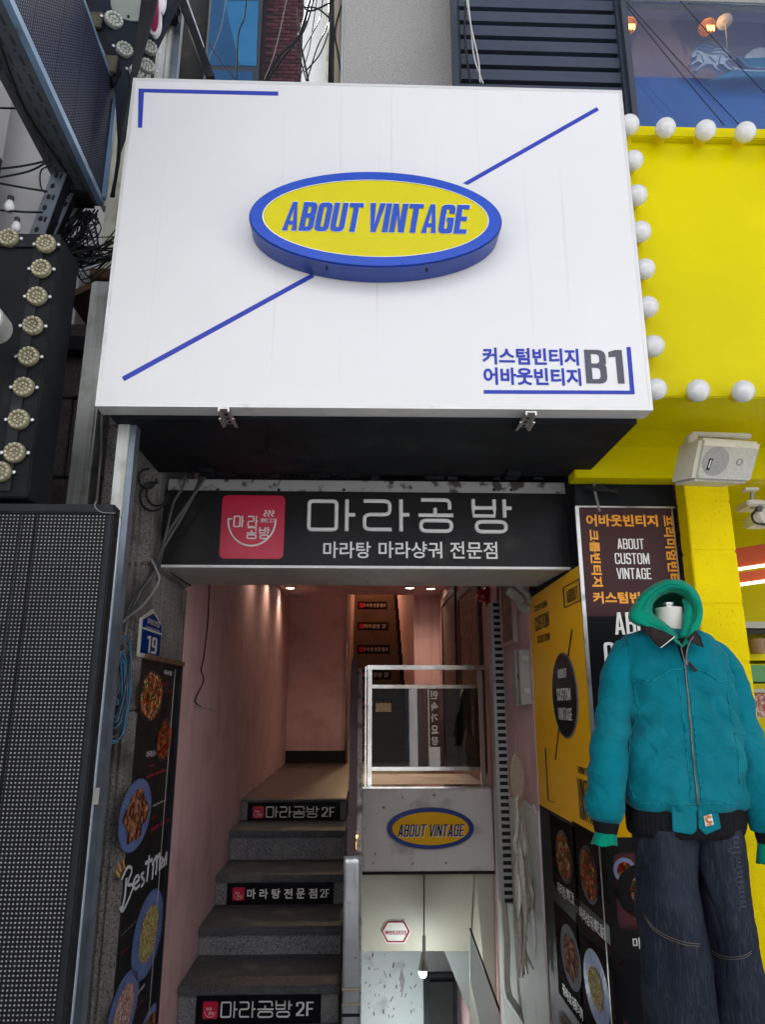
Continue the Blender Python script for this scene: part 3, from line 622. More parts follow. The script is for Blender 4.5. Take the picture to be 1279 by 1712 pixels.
# downlights
dl = []
def downlight(p, e, label, size=.05):
    r = thing('downlight', label, 'ceiling light', p, 'downlights in the passage ceiling')
    MB().lathe(p, (0, 0, -1), [(.06, 0), (.06, .008), (.05, .012), (.045, .004)], 20).build('ring', 'aluminium', r, smooth=False)
    MB().lathe(Vector(p) + Vector((0, 0, -.004)), (0, 0, -1), [(.044, 0), (.044, .004)], 20).build('lens', 'downlight_glow', r)
    l = bpy.data.lights.new('downlight_light', 'SPOT'); l.energy = e; l.color = (1, .76, .56); l.spot_size = R(140); l.spot_blend = 1; l.shadow_soft_size = .05
    lo = link(bpy.data.objects.new('downlight_light', l)); lo.location = Vector(p) + Vector((0, 0, -.03))
v = PZ(685, 982.5, 2.745)
downlight((v.x, v.y, 2.748), 10, 'small round downlight just visible below the restaurant sign soffit')
for yy_, e in ((8.0, 7), (6.9, 6), (5.9, 4)):
    downlight((XL + .12, yy_, 2.748), e, {8.0: 'recessed downlight furthest along the left pink wall', 6.9: 'middle recessed downlight along the left pink wall', 5.9: 'recessed downlight nearest the door along left pink wall'}[yy_])
downlight((XR - .15, 8.0, 2.748), 7, 'recessed downlight over the corridor door on the right wall')
l = bpy.data.lights.new('upper_light', 'POINT'); l.energy = 110; l.color = (1, .72, .42); l.shadow_soft_size = .1
lo = link(bpy.data.objects.new('upper_light', l)); lo.location = (.3, 13.2, 4.5)

# ---- balustrade wall between the two stairs
BW = thing('divider_wall', 'thin purple grey dividing wall with chipped pale edge between both stairs', 'wall', (0, 4.6, GZ))
prof = [(5.34, -4), (5.34, 1.80), (5.22, 1.80), (3.97, P(590, 1425, 3.97).z), (3.97, -4)]
MB().slab([(-.055, a, b) for a, b in prof], (.045, 0, 0)).build('wall_body', 'purple_paint', BW)
pr2 = [(5.338, -4), (5.338, 1.74), (5.215, 1.74), (3.955, P(590, 1425, 3.97).z - .02), (3.955, -4)]
MB().slab([(-.009, a, b) for a, b in pr2], (.03, 0, 0)).build('chipped_edge', 'chipped_edge', BW, bevel=.004)
r = thing('foil_panel', 'crumpled silver foil wrapped board at the foot of the dividing wall', 'panel', (-.05, 3.9, GZ))
a = P(575, 1431, 3.93); b = P(603, 1431, 3.93)
rows = []
for i in range(40):
    z = a.z - (a.z + .7) * i / 39
    rows.append([Vector((a.x + (b.x - a.x) * k / 6, 3.93 + .006 * noise.noise(Vector((k * .9, z * 9, 0))), z)) for k in range(7)])
MB().grid(rows).build('foil', 'silver_wrap', r, smooth=True, solid=.004)
for zz in (P(585, 1655, 3.93).z, P(585, 1680, 3.93).z, P(585, 1698, 3.93).z): MB().box(a.x - .001, b.x + .001, 3.915, 3.921, zz, zz + .012).build('tape', 'tape_tan' if zz > .1 else 'dark_metal', r)
r = thing('edison_bulb', 'glowing amber glass bulb above the silver foil panel', 'bulb', P(592, 1425, 4.1))
c = P(592, 1408, 4.1)
MB().ball(c, .045, 16, 10, (1, 1, 1.15)).build('glass', 'brass', r, smooth=True)
MB().tube(spline([c + Vector((.0, -.044, -.035)), c + Vector((.012, -.050, -.01)), c + Vector((.004, -.05, .02)), c + Vector((.016, -.044, .04))], 4), .005, 6).build('filament', 'filament_glow', r)
MB().cyl(c + Vector((0, 0, -.04)), c + Vector((0, 0, -.08)), .02, 12).build('base', 'brass', r)
# ---- railing on the bulkhead
RY = 5.42
RL = thing('steel_railing', 'polished steel railing with dark glass pane on the white bulkhead', 'railing', (.45, RY, bt))
def rbar(a, b, w=.036): return MB().bar(a, b, w, w)
lx = P(618, 1240, RY).x; rx_ = P(806, 1240, RY).x
zt_ = P(700, 1116, RY).z; zm = P(700, 1148, RY).z; zl = P(700, 1285, RY).z
rbar((lx, RY, bt), (lx, RY, zt_), .03).build('post', 'stainless', RL, bevel=.003)
rbar((rx_, RY, bt), (rx_, RY, zt_ - .02), .034).build('post', 'stainless', RL, bevel=.003)
rbar((lx - .02, RY - .001, zt_), (XR - .002, RY - .001, zt_), .032).build('top_rail', 'stainless', RL, bevel=.003)
rbar((lx + .016, RY, zm), (rx_ - .02, RY, zm), .026).build('rail', 'stainless', RL, bevel=.003)
rbar((lx + .016, RY, zl), (rx_ - .02, RY, zl), .026).build('rail', 'stainless', RL, bevel=.003)
rbar((lx - .03, RY - .05, bt - .3), (lx - .03, RY - .05, zt_ + .005), .012).build('side_bar', 'stainless', RL)
MB().box(.0, XR - .01, 5.34, 5.50, bt, bt + .012).build('base_plate', 'stainless', RL)
gm = bpy.data.materials.new('railing_glass'); gm.use_nodes = True; b_ = gm.node_tree.nodes['Principled BSDF']
b_.inputs['Base Color'].default_value = (.17, .165, .16, 1); b_.inputs['Transmission Weight'].default_value = 1; b_.inputs['Roughness'].default_value = .0; b_.inputs['IOR'].default_value = 1.65
M['railing_glass'] = gm
GT = R(2.8); gc = (lx + rx_) / 2; gh = (rx_ - lx) / 2 - .018
GN = Vector((-math.sin(GT), -math.cos(GT), 0)); gd = Vector((math.cos(GT), -math.sin(GT), 0))
GC = Vector((gc, RY + .004, 0))
MB().slab([GC + gd * sx_ * gh + Vector((0, 0, z_)) for sx_, z_ in ((-1, zl + .012), (1, zl + .012), (1, zm - .012), (-1, zm - .012))], GN * -.008).build('glass_pane', 'railing_glass', RL)
# ---- small oval sign on the bulkhead
def oval_sign(name, label, cx, cy, a, b, Y, th, ring, text, tsize, cols, lift_text=None):
    pass
OV = thing('small_oval_sign', 'small blue and yellow oval ABOUT VINTAGE sign on the white bulkhead', 'sign', (P(720, 1385, 5.33).x, 5.34, P(720, 1417, 5.33).z))
c = P(720, 1385, 5.31); ra = (P(793, 1385, 5.31).x - P(647, 1385, 5.31).x) / 2; rb_ = (P(720, 1351, 5.31).z - P(720, 1420, 5.31).z) / 2
MB().slab([(x, 5.31, z) for x, z in ell(c.x, c.z, ra, rb_)], (0, .035, 0)).build('rim', 'emblem_blue_dark', OV, bevel=.005)
MB().slab([(x, 5.308, z) for x, z in ell(c.x, c.z, ra * .88, rb_ * .80)], (0, -.003, 0)).build('face', 'yellow_vinyl', OV)
t = caps('ABOUT VINTAGE', .13, .48, .09, .2); k = P(665, 1399, 5.3); k2 = P(777, 1378, 5.3)
put(t, (k.x, 5.303, k.z), (k2.x, 5.303, k2.z), (.005, 0, -.006)).build('letter_shadow', 'letter_white', OV)
put(t, (k.x, 5.3015, k.z), (k2.x, 5.3015, k2.z), (0, 0, 0)).build('lettering', 'address_blue', OV)
# welcome hexagon
WY = 5.50
fy = lambda py: 5.42 + (py - 1462) / 128 * .28 - .006
def SP(px, py): return P(px, py, fy(py))
hx = thing('welcome_plaque', 'white hexagonal plaque with red border reading welcome on the cream panel', 'sign', SP(661, 1577))
hexo = [(639, 1557), (648, 1541), (675, 1541), (684, 1557), (675, 1574), (648, 1574)]
MB().slab([SP(*p) for p in [(636, 1557), (646, 1538), (677, 1538), (687, 1557), (677, 1577), (646, 1577)]], (0, -.002, 0)).build('board', 'label_white', hx)
mb = MB(); hh = [SP(*p) + Vector((0, -.007, 0)) for p in hexo]
for i in range(6): mb.bar(hh[i], hh[(i + 1) % 6], .010, .006)
mb.build('border', 'letter_red', hx)
t = cjk('welcome', .006)
put(t, SP(643, 1562) + Vector((0, -.016, 0)), Vector((SP(680, 1551).x, SP(643, 1562).y - .016, SP(680, 1551).z)), (0, 0, 0)).build('lettering', 'letter_red', hx)
# basement pendant
r = thing('pendant_lamp', 'grey cone pendant lamp with lit white bulb above the basement stairs', 'lamp', P(709, 1460, 5.40))
MB().bar(P(709, 1460, 5.40), P(709, 1564, 5.40), .008).build('rod', 'dark_metal', r)
MB().bar(P(709, 1565, 5.40), P(709, 1592, 5.40), .022).build('connector', 'pipe_cream', r)
c0 = P(708, 1592, 5.40)
sh = P(707, 1622, 5.40)
MB().lathe(c0, (0, 0, -1), [(.012, 0), (.016, .01), (.040, c0.z - sh.z), (.037, c0.z - sh.z)], 24).build('shade', 'lamp_shade', r, smooth=True)
MB().ball((sh.x, 5.40, sh.z - .015), .026, 14, 10, (1, 1, 1.2)).build('bulb', 'cool_glow', r, smooth=True)
l = bpy.data.lights.new('basement_light', 'POINT'); l.energy = 2.0; l.color = (.9, 1, 1); l.shadow_soft_size = .04
lo = link(bpy.data.objects.new('basement_light', l)); lo.location = (sh.x, 5.40, sh.z - .08)
l = bpy.data.lights.new('basement_light', 'POINT'); l.energy = 9; l.color = (.88, 1, 1); l.shadow_soft_size = .1
lo = link(bpy.data.objects.new('basement_light', l)); lo.location = (.5, 6.7, -1.6)
# ---- slotted wiring duct on the right wall
dz1 = P(835, 1007, 4.78).z; dz0 = P(848, 1510, 4.78).z
dxa = P(829, 1250, 4.76).x; DU = thing('slotted_duct', 'tall white slotted wiring duct on the right passage wall', 'cable duct', (XR - .05, 4.8, dz0))
dxb = dxa + .085
MB().box(dxa, dxb, 4.76, 4.86, dz0, dz1).build('casing', 'duct_white', DU, bevel=.003)
sl = MB(); nsl = 44
for i in range(nsl):
    z = dz0 + .02 + (dz1 - dz0 - .04) * i / (nsl - 1); h = (dz1 - dz0) / nsl * .52
    sl.box(dxa + .018, dxb - .016, 4.7555, 4.764, z - h / 2, z + h / 2)
o = sl.build('slot', 'slot_black', DU); o['kind'] = 'stuff'
MB().box(dxb, XR, 4.80, 4.90, dz0, 2.5).build('backing', 'pink_wall', DU)
r = thing('conduit', 'cream flexible conduit hanging below the slotted duct with broken end', 'pipe', P(850, 1600, 4.78))
mb = MB(); cp = spline([P(843, 1508, 4.8), P(845, 1540, 4.8), P(848, 1575, 4.79), P(848, 1640, 4.78), P(852, 1668, 4.77)], 10)
mb.tube(cp, [.018 + .002 * (i % 2) for i in range(len(cp))], 10).build('flex_pipe', 'pipe_cream', r, smooth=True)
MB().tube(spline([P(850, 1664, 4.76), P(862, 1682, 4.7), P(880, 1712, 4.6), P(890, 1735, 4.55)], 6), .02, 8).build('metal_pipe', 'galvanised', r, smooth=True)
# ---- meter box
MBX = thing('meter_box', 'grey plastic meter box with latches mounted on the pink wall', 'electrical box', (.9, 3.95, P(870, 1180, 3.95).z))
mxa = P(870, 1130, 4.02).x; z1_ = P(880, 1086, 4.02).z; z0_ = P(880, 1178, 4.02).z
MB().box(mxa, XR - .001, 4.02, 4.24, z0_, z1_).build('case', 'box_grey', MBX, bevel=.003)
MB().box(mxa - .006, XR - .001, 4.10, 4.13, z0_ - .006, z1_ + .006).build('lid_seam', 'box_grey', MBX, bevel=.003)
for zz in (z1_ - .05, z0_ + .07): MB().box(mxa + .015, mxa + .05, 4.005, 4.018, zz - .012, zz + .016).build('latch', 'duct_white', MBX, bevel=.003)
MB().box(mxa - .002, mxa + .001, 4.06, 4.09, (z0_ + z1_) / 2 - .01, (z0_ + z1_) / 2 + .02).build('sticker', 'dark_metal', MBX)
r = thing('fire_alarm', 'glossy red round fire alarm lamp on the right wall near the ceiling', 'alarm', P(808, 998, 5.2))
c = P(808, 996, 5.2)
MB().lathe(c, (-1, -.6, 0), [(.03, -.03), (.05, 0), (.046, .03), (.02, .05)], 18).build('dome', 'alarm_red', r, smooth=True)
MB().box(c.x + .01, XR, 5.18, 5.26, c.z - .07, c.z + .07).build('base', 'alarm_red', r)
# big pale pipes in the corner near the yellow panel top
mb = MB(); mb.tube(spline([P(852, 985, 4.1), P(868, 1000, 4.08), P(878, 1015, 4.05), P(893, 1020, 3.98)], 6), .035, 10)
mb.tube(spline([P(862, 975, 4.05), P(880, 990, 4.0), P(892, 1008, 3.95)], 6), .02, 8)
tag(mb.build('wrapped_pipe', 'feather', smooth=True), 'greyish wrapped pipes bent round the corner above the meter box', 'pipe')
# ---- dreamcatcher
c = P(865, 1298, 4.15); DC = thing('dreamcatcher', 'oval dreamcatcher with long pale feathers hanging on the right wall', 'dreamcatcher', c)
hp = [c + Vector((.044 * math.cos(t), .05 * math.cos(t), .115 * math.sin(t))) for t in [i * math.pi / 16 for i in range(33)]]
MB().tube(hp, .005, 6).build('hoop', 'web_thread', DC, smooth=True)
mb = MB()
mb.add([c + Vector((.042 * math.cos(t), .048 * math.cos(t), .11 * math.sin(t))) for t in [i * math.pi / 12 for i in range(24)]], [tuple(range(24))])
mb.build('web', 'string_beige', DC, solid=.002)
MB().tube([c + Vector((0, 0, .115)), c + Vector((0, 0, .22))], .002, 5).build('hanger', 'web_thread', DC)
random.seed(4)
for k in range(15):
    u = random.uniform(-1, 1); top = c + Vector((.035 * u, .10 * u, -.09 - .02 * random.random())); L_ = random.uniform(.35, .95)
    pts = [top + Vector((random.uniform(-.02, .03) * i / 3, random.uniform(-.03, .03), -L_ * i / 5)) for i in range(6)]
    sp = spline(pts, 4); n = len(sp)
    MB().tube(sp, [.004 + .017 * math.sin(math.pi * min(1, i / n * 1.05)) ** .8 * random.uniform(.5, 1.2) for i in range(n)], 6, flat=(.8, .5, 1)).build('feather', random.choice(['feather', 'string_beige', 'letter_white', 'feather']), DC, smooth=True)
# loose wire on the left pink wall
wire('dangling_wire', [PX(350, 975, XL + .01), PX(347, 1040, XL + .01), PX(340, 1100, XL + .012), PX(336, 1120, XL + .012), PX(340, 1138, XL + .012), PX(328, 1165, XL + .012), PX(327, 1175, XL + .012), PX(336, 1182, XL + .012)], .004, 'cable_black', 'thin black wire hanging loose down the left pink wall')
wire('wire_end', [PX(328, 1180, XL + .014), PX(340, 1184, XL + .014), PX(350, 1184, XL + .016), PX(354, 1188, XL + .018)], .003, 'cable_white', 'bare white wire end on the left pink wall')
# ================================================================== MAIN SIGN
SY = 2.31
TL_, TR_, BL_, BR_ = P(222, 130, SY), P(1040, 151, SY), P(158, 679, SY), P(1093, 686, SY)
BX = thing('main_sign', 'large white sign box with blue and yellow oval ABOUT VINTAGE emblem over the passage', 'sign', (0, SY, BL_.z))
def inset(d):
    return [BL_ + Vector((d, 0, d)), BR_ + Vector((-d, 0, d)), TR_ + Vector((-d, 0, -d)), TL_ + Vector((d, 0, -d))]
MB().slab([p + Vector((0, .004, 0)) for p in inset(.001)], (0, .075, 0)).build('box_body', 'sign_trim', BX)
MB().slab([p + Vector((0, .0035, 0)) for p in inset(.012)], (0, -.0025, 0)).build('face_panel', 'sign_white', BX)
io, ii = inset(0), inset(.013); mb = MB()
for i in range(4):
    j = (i + 1) % 4; mb.slab([io[i], io[j], ii[j], ii[i]], (0, .003, 0))
mb.build('frame', 'sign_trim', BX)
def pl(px, py, d=.0025): return P(px, py, SY + .001 - d)
def band(pts, w, name, parent, m='sign_blue_print', d=.0025):
    mb = MB()
    for a, b in pts: mb.bar(a, b, w, .0012, up=(0, 1, 0))
    return mb.build(name, m, parent)
SZ = SY - .0005
MB().slab([P(*p, SZ) for p in ((231, 148), (465, 153), (465, 159.5), (240, 154), (237, 213), (230, 213))], (0, .0012, 0)).build('corner_mark', 'sign_blue_print', BX)
MB().slab([P(*p, SZ) for p in ((809, 652), (1054, 653), (1048, 580), (1055, 580), (1062, 659), (809, 658))], (0, .0012, 0)).build('corner_mark', 'sign_blue_print', BX)
MB().slab([P(*p, SZ) for p in ((203, 630), (203 + 318, 457), (525, 463), (207, 637))], (0, .0012, 0)).build('diagonal_line', 'sign_blue_print', BX)
MB().slab([P(*p, SZ) for p in ((774, 306), (998, 179), (1002, 184), (782, 309))], (0, .0012, 0)).build('diagonal_line', 'sign_blue_print', BX)
mb = MB()
putY(cjk('커스텀빈티지', .036), (807, 609, 967, 583), SZ, mb, 0); putY(cjk('어바웃빈티지', .036), (809, 643, 971, 616), SZ, mb, 0)
mb.build('lettering', 'sign_blue_print', BX)
mb = MB(); putY(caps('B', .16, .52), (981, 641, 1012, 585), SZ, mb, 0); putY(caps('1', .19, .5), (1022, 641, 1040, 585), SZ, mb, 0)
mb.build('lettering', 'grey_print', BX)
EY = SY - .098
ax = (P(840, 372, EY).x - P(415, 372, EY).x) / 2; cx = (P(840, 372, EY).x + P(415, 372, EY).x) / 2
ez1 = P(620, 286, EY).z; ez0 = P(620, 447, EY).z; az = (ez1 - ez0) / 2; cz = (ez1 + ez0) / 2
EM = MB().slab([(x, EY, z) for x, z in ell(cx, cz, ax, az, 96)], (0, .097, 0)).build('oval_emblem', 'emblem_blue_dark', BX, bevel=.004)
outer, inner = ell(cx, cz, ax - .006, az - .006, 96), ell(cx, cz, ax * .887, az * .79, 96)
MB().add([(x, EY - .003, z) for x, z in outer] + [(x, EY - .003, z) for x, z in inner] + [(x, EY + .001, z) for x, z in outer],
         [(i, (i + 1) % 96, 96 + (i + 1) % 96, 96 + i) for i in range(96)] + [(i, 192 + i, 192 + (i + 1) % 96, (i + 1) % 96) for i in range(96)]).build('rim', 'emblem_blue', EM)
MB().add([(x, EY - .0015, z) for x, z in ell(cx, cz, ax * .889, az * .795, 96)], [tuple(range(96))]).build('face', 'emblem_yellow', EM)
a, b = ell(cx, cz, ax * .893, az * .80, 96), ell(cx, cz, ax * .885, az * .787, 96)
MB().add([(x, EY - .0036, z) for x, z in a] + [(x, EY - .0036, z) for x, z in b], [(i, (i + 1) % 96, 96 + (i + 1) % 96, 96 + i) for i in range(96)]).build('edge_line', 'edge_white', EM)
LA = caps('ABOUT', .185, .47, .045, .17); LV = caps('VINTAGE', .185, .47, .045, .17)
for grow, m, lift in ((1.3, 'edge_white', .0032), (0, 'emblem_blue', .0044)):
    mb = MB()
    for t, q in ((LA, (471, 386.5, 609, 341)), (LV, (619, 389, 786, 344))):
        putY(t, (q[0] - grow * .5, q[1] + grow * .5, q[2] + grow, q[3] - grow), EY, mb, lift)
    mb.build('lettering', m, EM)
for px, py in ((546, 444), (714, 446)):
    c = P(px, py, EY); MB().cyl((c.x, EY + .012, cz - az + .008), (c.x, EY + .012, cz - az - .004), .004, 8).build('screw', 'black_paint', EM)
# clips
for px in (375, 886):
    a = P(px, 688, SY + .01); r = thing('bracket_clip', 'aluminium rail clip under the lower edge of white sign, ' + ('near its left end' if px < 600 else 'near its right end'), 'bracket', a, 'rail clips under the white sign')
    z = BL_.z - .002; mb = MB()
    mb.box(a.x - .019, a.x - .014, SY - .010, SY + .13, z - .016, z); mb.box(a.x + .014, a.x + .019, SY - .010, SY + .13, z - .016, z)
    mb.box(a.x - .014, a.x + .014, SY - .010, SY + .13, z - .006, z - .001)
    mb.box(a.x - .027, a.x - .0195, SY + .05, SY + .13, z - .020, z - .015); mb.box(a.x + .0195, a.x + .027, SY + .05, SY + .13, z - .020, z - .015)
    mb.build('rail', 'aluminium', r)
    for yy_ in (.04, .075, .11): MB().cyl((a.x, SY + yy_, z - .006), (a.x, SY + yy_, z - .009), .006, 10).build('screw', 'dark_metal', r)
# black housing behind and below
KY = 2.392
a = P(183, 703, KY); b = P(1066, 704, KY); KZ = (a.z + b.z) / 2
HB = thing('black_sign_housing', 'large matt black box housing behind and under the white sign', 'housing', (0, 2.7, KZ))
MB().box(a.x, b.x, KY, 3.02, KZ, TL_.z - .1).build('box_body', 'black_cladding', HB, bevel=.004)
for px in (346, 857):
    c = P(px, 797, 2.98); MB().box(c.x - .03, c.x + .03, 2.93, 3.01, KZ - .022, KZ - .001).build('hinge', 'dark_metal', HB, bevel=.004)
mb = MB()
for k in range(9):
    x = a.x + .3 + k * .17 + random.uniform(-.05, .05); mb.box(x, x + random.uniform(.02, .09), 3.025, 3.04, KZ - random.uniform(.004, .02), KZ - .001)
mb.build('sealant', 'dark_metal', HB)['kind'] = 'stuff'

# ================================================================== RESTAURANT SIGN
MY = 3.185
a = P(263, 945, MY); b = P(968, 947, MY); zt = (P(270, 822, MY).z + P(960, 823, MY).z) / 2; zb = (a.z + b.z) / 2; MX0, MX1 = a.x, b.x
MS = thing('restaurant_sign', 'dark sign box with red bowl logo and white Korean lettering above the passage', 'sign', ((MX0 + MX1) / 2, MY, zb))
MB().box(MX0, MX1, MY, MY + .012, zb, zt).build('face_panel', 'mala_face', MS)
MB().box(MX0, MX1, MY - .004, MY + .02, zb - .012, zb - .001).build('bottom_trim', 'sign_trim', MS)
zs = P(620, 979, 3.80).z
MB().slab([(MX0 + .003, MY + .021, zb - .006), (MX1 - .003, MY + .021, zb - .006), (MX1 - .003, 3.80, zs), (MX0 + .003, 3.80, zs)], (0, 0, .02)).build('soffit', 'mala_soffit', MS)
sm = (P(612, 950, 3.2).x + P(622, 960, 3.2).x) / 2
MB().slab([(sm - .012, MY + .03, zb - .008), (sm + .012, MY + .03, zb - .008), (sm + .012, 3.79, zs - .003), (sm - .012, 3.79, zs - .003)], (0, 0, .0015)).build('soffit_seam', 'mala_strip', MS)
MB().box(MX0, MX0 + .01, MY + .0125, 3.80, zb - .002, zt).build('side_panel', 'mala_face', MS)
MB().box(MX1 - .01, MX1, MY + .0125, 3.80, zb - .002, zt).build('side_panel', 'mala_face', MS)
MB().box(MX0 + .011, MX1 - .011, MY + .0125, 3.80, zt - .02, zt).build('top_panel', 'mala_face', MS)
zt2_ = P(600, 806, MY + .02).z
MB().box(MX0 + .02, MX1 - .02, MY + .0, MY + .05, zt + .001, zt2_).build('top_strip', 'mala_strip', MS)
mb = MB()
for px in (364, 466, 575, 826, 855): c = P(px, 820, MY); mb.box(c.x - .006, c.x + .006, MY - .006, MY - .001, c.z - .004, c.z + .008)
mb.build('clip', 'dark_metal', MS)
lo_ = P(366, 934, MY); hi_ = P(477, 829, MY); lw = hi_.x - lo_.x; lh = hi_.z - lo_.z
LG = MB().slab([(lo_.x + x * lw, MY - .001, lo_.z + y * lh) for x, y in rrect(0, 0, 1, 1, .09, 5)], (0, -.003, 0)).build('logo', 'logo_red', MS)
L2 = lambda x, y: Vector((lo_.x + x * lw, MY - .005, lo_.z + y * lh))
mb = MB()
mb.tube([L2(.17, .62), L2(.11, .62)] + [L2(.485 + .375 * math.cos(t), .60 + .40 * math.sin(t)) for t in [math.pi + i * math.pi / 24 for i in range(25)]], .0042, 6)
putsyl('마라공방', [(.20, .49, .36, .67), (.42, .49, .58, .67), (.41, .31, .57, .49), (.61, .31, .77, .49)], .0034, L2, mb)
for q in range(3):
    x = .68 + q * .06; mb.tube(spline([L2(x, .76), L2(x + .03, .73), L2(x - .01, .69), L2(x + .02, .66)], 5), .003, 5)
put(cjk('麻辣工坊', .012), L2(.62, .565), L2(.88, .635), (0, 0, 0), mb)
mb.build('lettering', 'letter_white', LG)
mb = MB()
def toM(px0, px1, py1, py0):
    p0 = P(px0, py1, MY); p1 = P(px1, py0, MY); return (p0.x, p0.z, p1.x, p1.z)
for ch, q in zip('마라공방', ((514, 594, 888, 836), (606, 684, 888, 836), (700, 757, 889, 835), (790, 853, 890, 836))):
    x0_, z0q, x1_, z1q = toM(*q)
    strokes(SYL[ch], .0092, lambda u, v: Vector((x0_ + u * (x1_ - x0_), MY - .003, z0q + v * (z1q - z0q))), mb, 6)
for t, q in (('마라탕', (540, 933, 620, 906)), ('마라샹궈', (633, 933, 739, 906)), ('전문점', (753, 934, 831, 906))):
    putY(cjk(t, .012), q, MY, mb, .002)
mb.build('lettering', 'letter_white', MS)

# ================================================================== LEFT STONE PILLAR
PY0 = 3.03
PI = thing('stone_pillar', 'rough grey granite pillar carrying the black food menu left of the passage', 'pillar', (-1.05, 3.4, GZ))
plx = P(150, 1000, PY0).x
z = GZ; i = 0
for h in (.9, .62, .60, .62, .7, .8):
    if z > 4: break
    MB().box(plx, XL, PY0, 3.749, z + .002, z + h - .002).build('stone_block', 'pillar_granite', PI, bevel=.008); z += h; i += 1
mb = MB()
for k, px in enumerate((206, 216, 226)):
    x = P(px, 1000, PY0).x; mb.box(x - .006, x + .008, PY0 - .012, PY0 - .001, GZ, 2.5)
mb.build('ridge', 'pillar_granite', PI, bevel=.003)
BZ1 = PX(262, 1107, XL).z
MBN = thing('menu_banner', 'tall black Best Menu food banner with blue plates on the stone pillar', 'banner', (XL, 3.35, GZ))
BXp = XL + .006
by0 = PX(232, 1107, XL).y; by1 = PX(298, 1118, XL).y
by0 = max(by0, PY0 + .02); by1 = min(by1, 3.74)
MB().box(XL + .001, BXp, by0, by1, .05, BZ1).build('sheet', 'jamb_menu_black', MBN)
MB().box(XL + .001, XL + .02, by1 - .004, by1 + .012, .05, BZ1 + .02).build('edge_strip', 'dark_metal', MBN)
MB().box(XL + .001, XL + .025, by0 - .004, by1 + .02, BZ1 + .001, BZ1 + .022).build('edge_strip', 'rust', MBN)
MB().tube([(BXp + .003, by1 - .12, .1), (BXp + .003, by1 - .115, 1.0), (BXp + .003, by1 - .10, BZ1 - .02)], .0025, 5).build('wire', 'cable_grey', MBN)
def dish(parent, px, py, rxp, ryp, X, sgn, plate_m, food_m, ring=.62, lines=True, tilt=0, blob=.16):
    c = PX(px, py, X); ay = abs(PX(px + rxp, py, X).y - PX(px - rxp, py, X).y) / 2; az_ = abs(PX(px, py - ryp, X).z - PX(px, py + ryp, X).z) / 2
    e = sgn * .002
    r_ = MB().add([(X + e, c.y + ay * math.cos(t), c.z + az_ * math.sin(t)) for t in [i * math.pi / 24 for i in range(48)]], [tuple(range(48))])
    p = r_.build('printed_plate', plate_m, parent)
    if lines:
        mb = MB()
        for k in range(44):
            t = k * 2 * math.pi / 44 + random.uniform(-.03, .03); a_ = Vector((X + e * 1.7, c.y + ay * ring * math.cos(t), c.z + az_ * ring * math.sin(t))); b_2 = Vector((X + e * 1.7, c.y + ay * .95 * math.cos(t), c.z + az_ * .95 * math.sin(t)))
            mb.bar(a_, b_2, .0022, .0006, up=(1, 0, 0))
        mb.build('plate_lines', 'plate_line', p)['kind'] = 'stuff'
    n = 40; ph = random.random() * 9
    MB().add([(X + e * 2.2, c.y + ay * ring * math.cos(t) * (1 + blob * noise.noise(Vector((math.cos(t) * 2 + ph, math.sin(t) * 2, ph)))), c.z + az_ * ring * math.sin(t) * (1 + blob * noise.noise(Vector((math.sin(t) * 2, math.cos(t) * 2 + ph, 3)))))
              for t in [i * 2 * math.pi / n for i in range(n)]], [tuple(range(n))]).build('printed_food', food_m, p)
dish(MBN, 251, 1163, 21, 43, BXp, 1, 'plate_black', 'food_stew', .88, False, blob=.3)
dish(MBN, 273, 1237, 13, 36, BXp, 1, 'plate_black', 'food_red', .85, False, blob=.3)
dish(MBN, 226, 1362, 26, 58, BXp, 1, 'plate_blue', 'food_meat', .70, True, blob=.5)
dish(MBN, 247, 1560, 24, 66, BXp, 1, 'plate_blue', 'food_rice', .62)
dish(MBN, 205, 1690, 24, 56, BXp, 1, 'plate_blue', 'food_shrimp', .70, blob=.3)
dish(MBN, 248, 1718, 16, 30, BXp, 1, 'plate_blue', 'food_meat', .62)
mb = MB()
def jt(t, px0, py0, px1, py1, m=None): putX(t, (px0, py0, px1, py1), BXp, 1, mb)
jt(cjk('마라탕', .014, .15), 273, 1128, 287, 1122); jt(cjk('마라샹궈', .014, .15), 243, 1268, 263, 1252)
jt(cjk('꿔바로우', .014, .15), 254, 1346, 277, 1338); jt(cjk('게살볶음밥', .014, .15), 200, 1565, 227, 1540); jt(cjk('크림새우', .014, .15), 224, 1664, 241, 1648)
mb.build('caption', 'letter_dim', MBN)
mb = MB()
jt(cjk('매운맛', .012), 272, 1146, 281, 1142); jt(cjk('Malatang', .008), 270, 1157, 290, 1156); jt(cjk('볶음', .012), 248, 1283, 257, 1277); jt(cjk('Mara shangguo', .008), 245, 1294, 277, 1291)
jt(cjk('튀김', .012), 252, 1370, 260, 1362); jt(cjk('Sweet sour pork', .008), 252, 1381, 285, 1373); jt(cjk('계란', .012), 199, 1600, 215, 1580); jt(cjk('새우', .012), 222, 1690, 238, 1672)
mb.build('caption', 'letter_red', MBN)
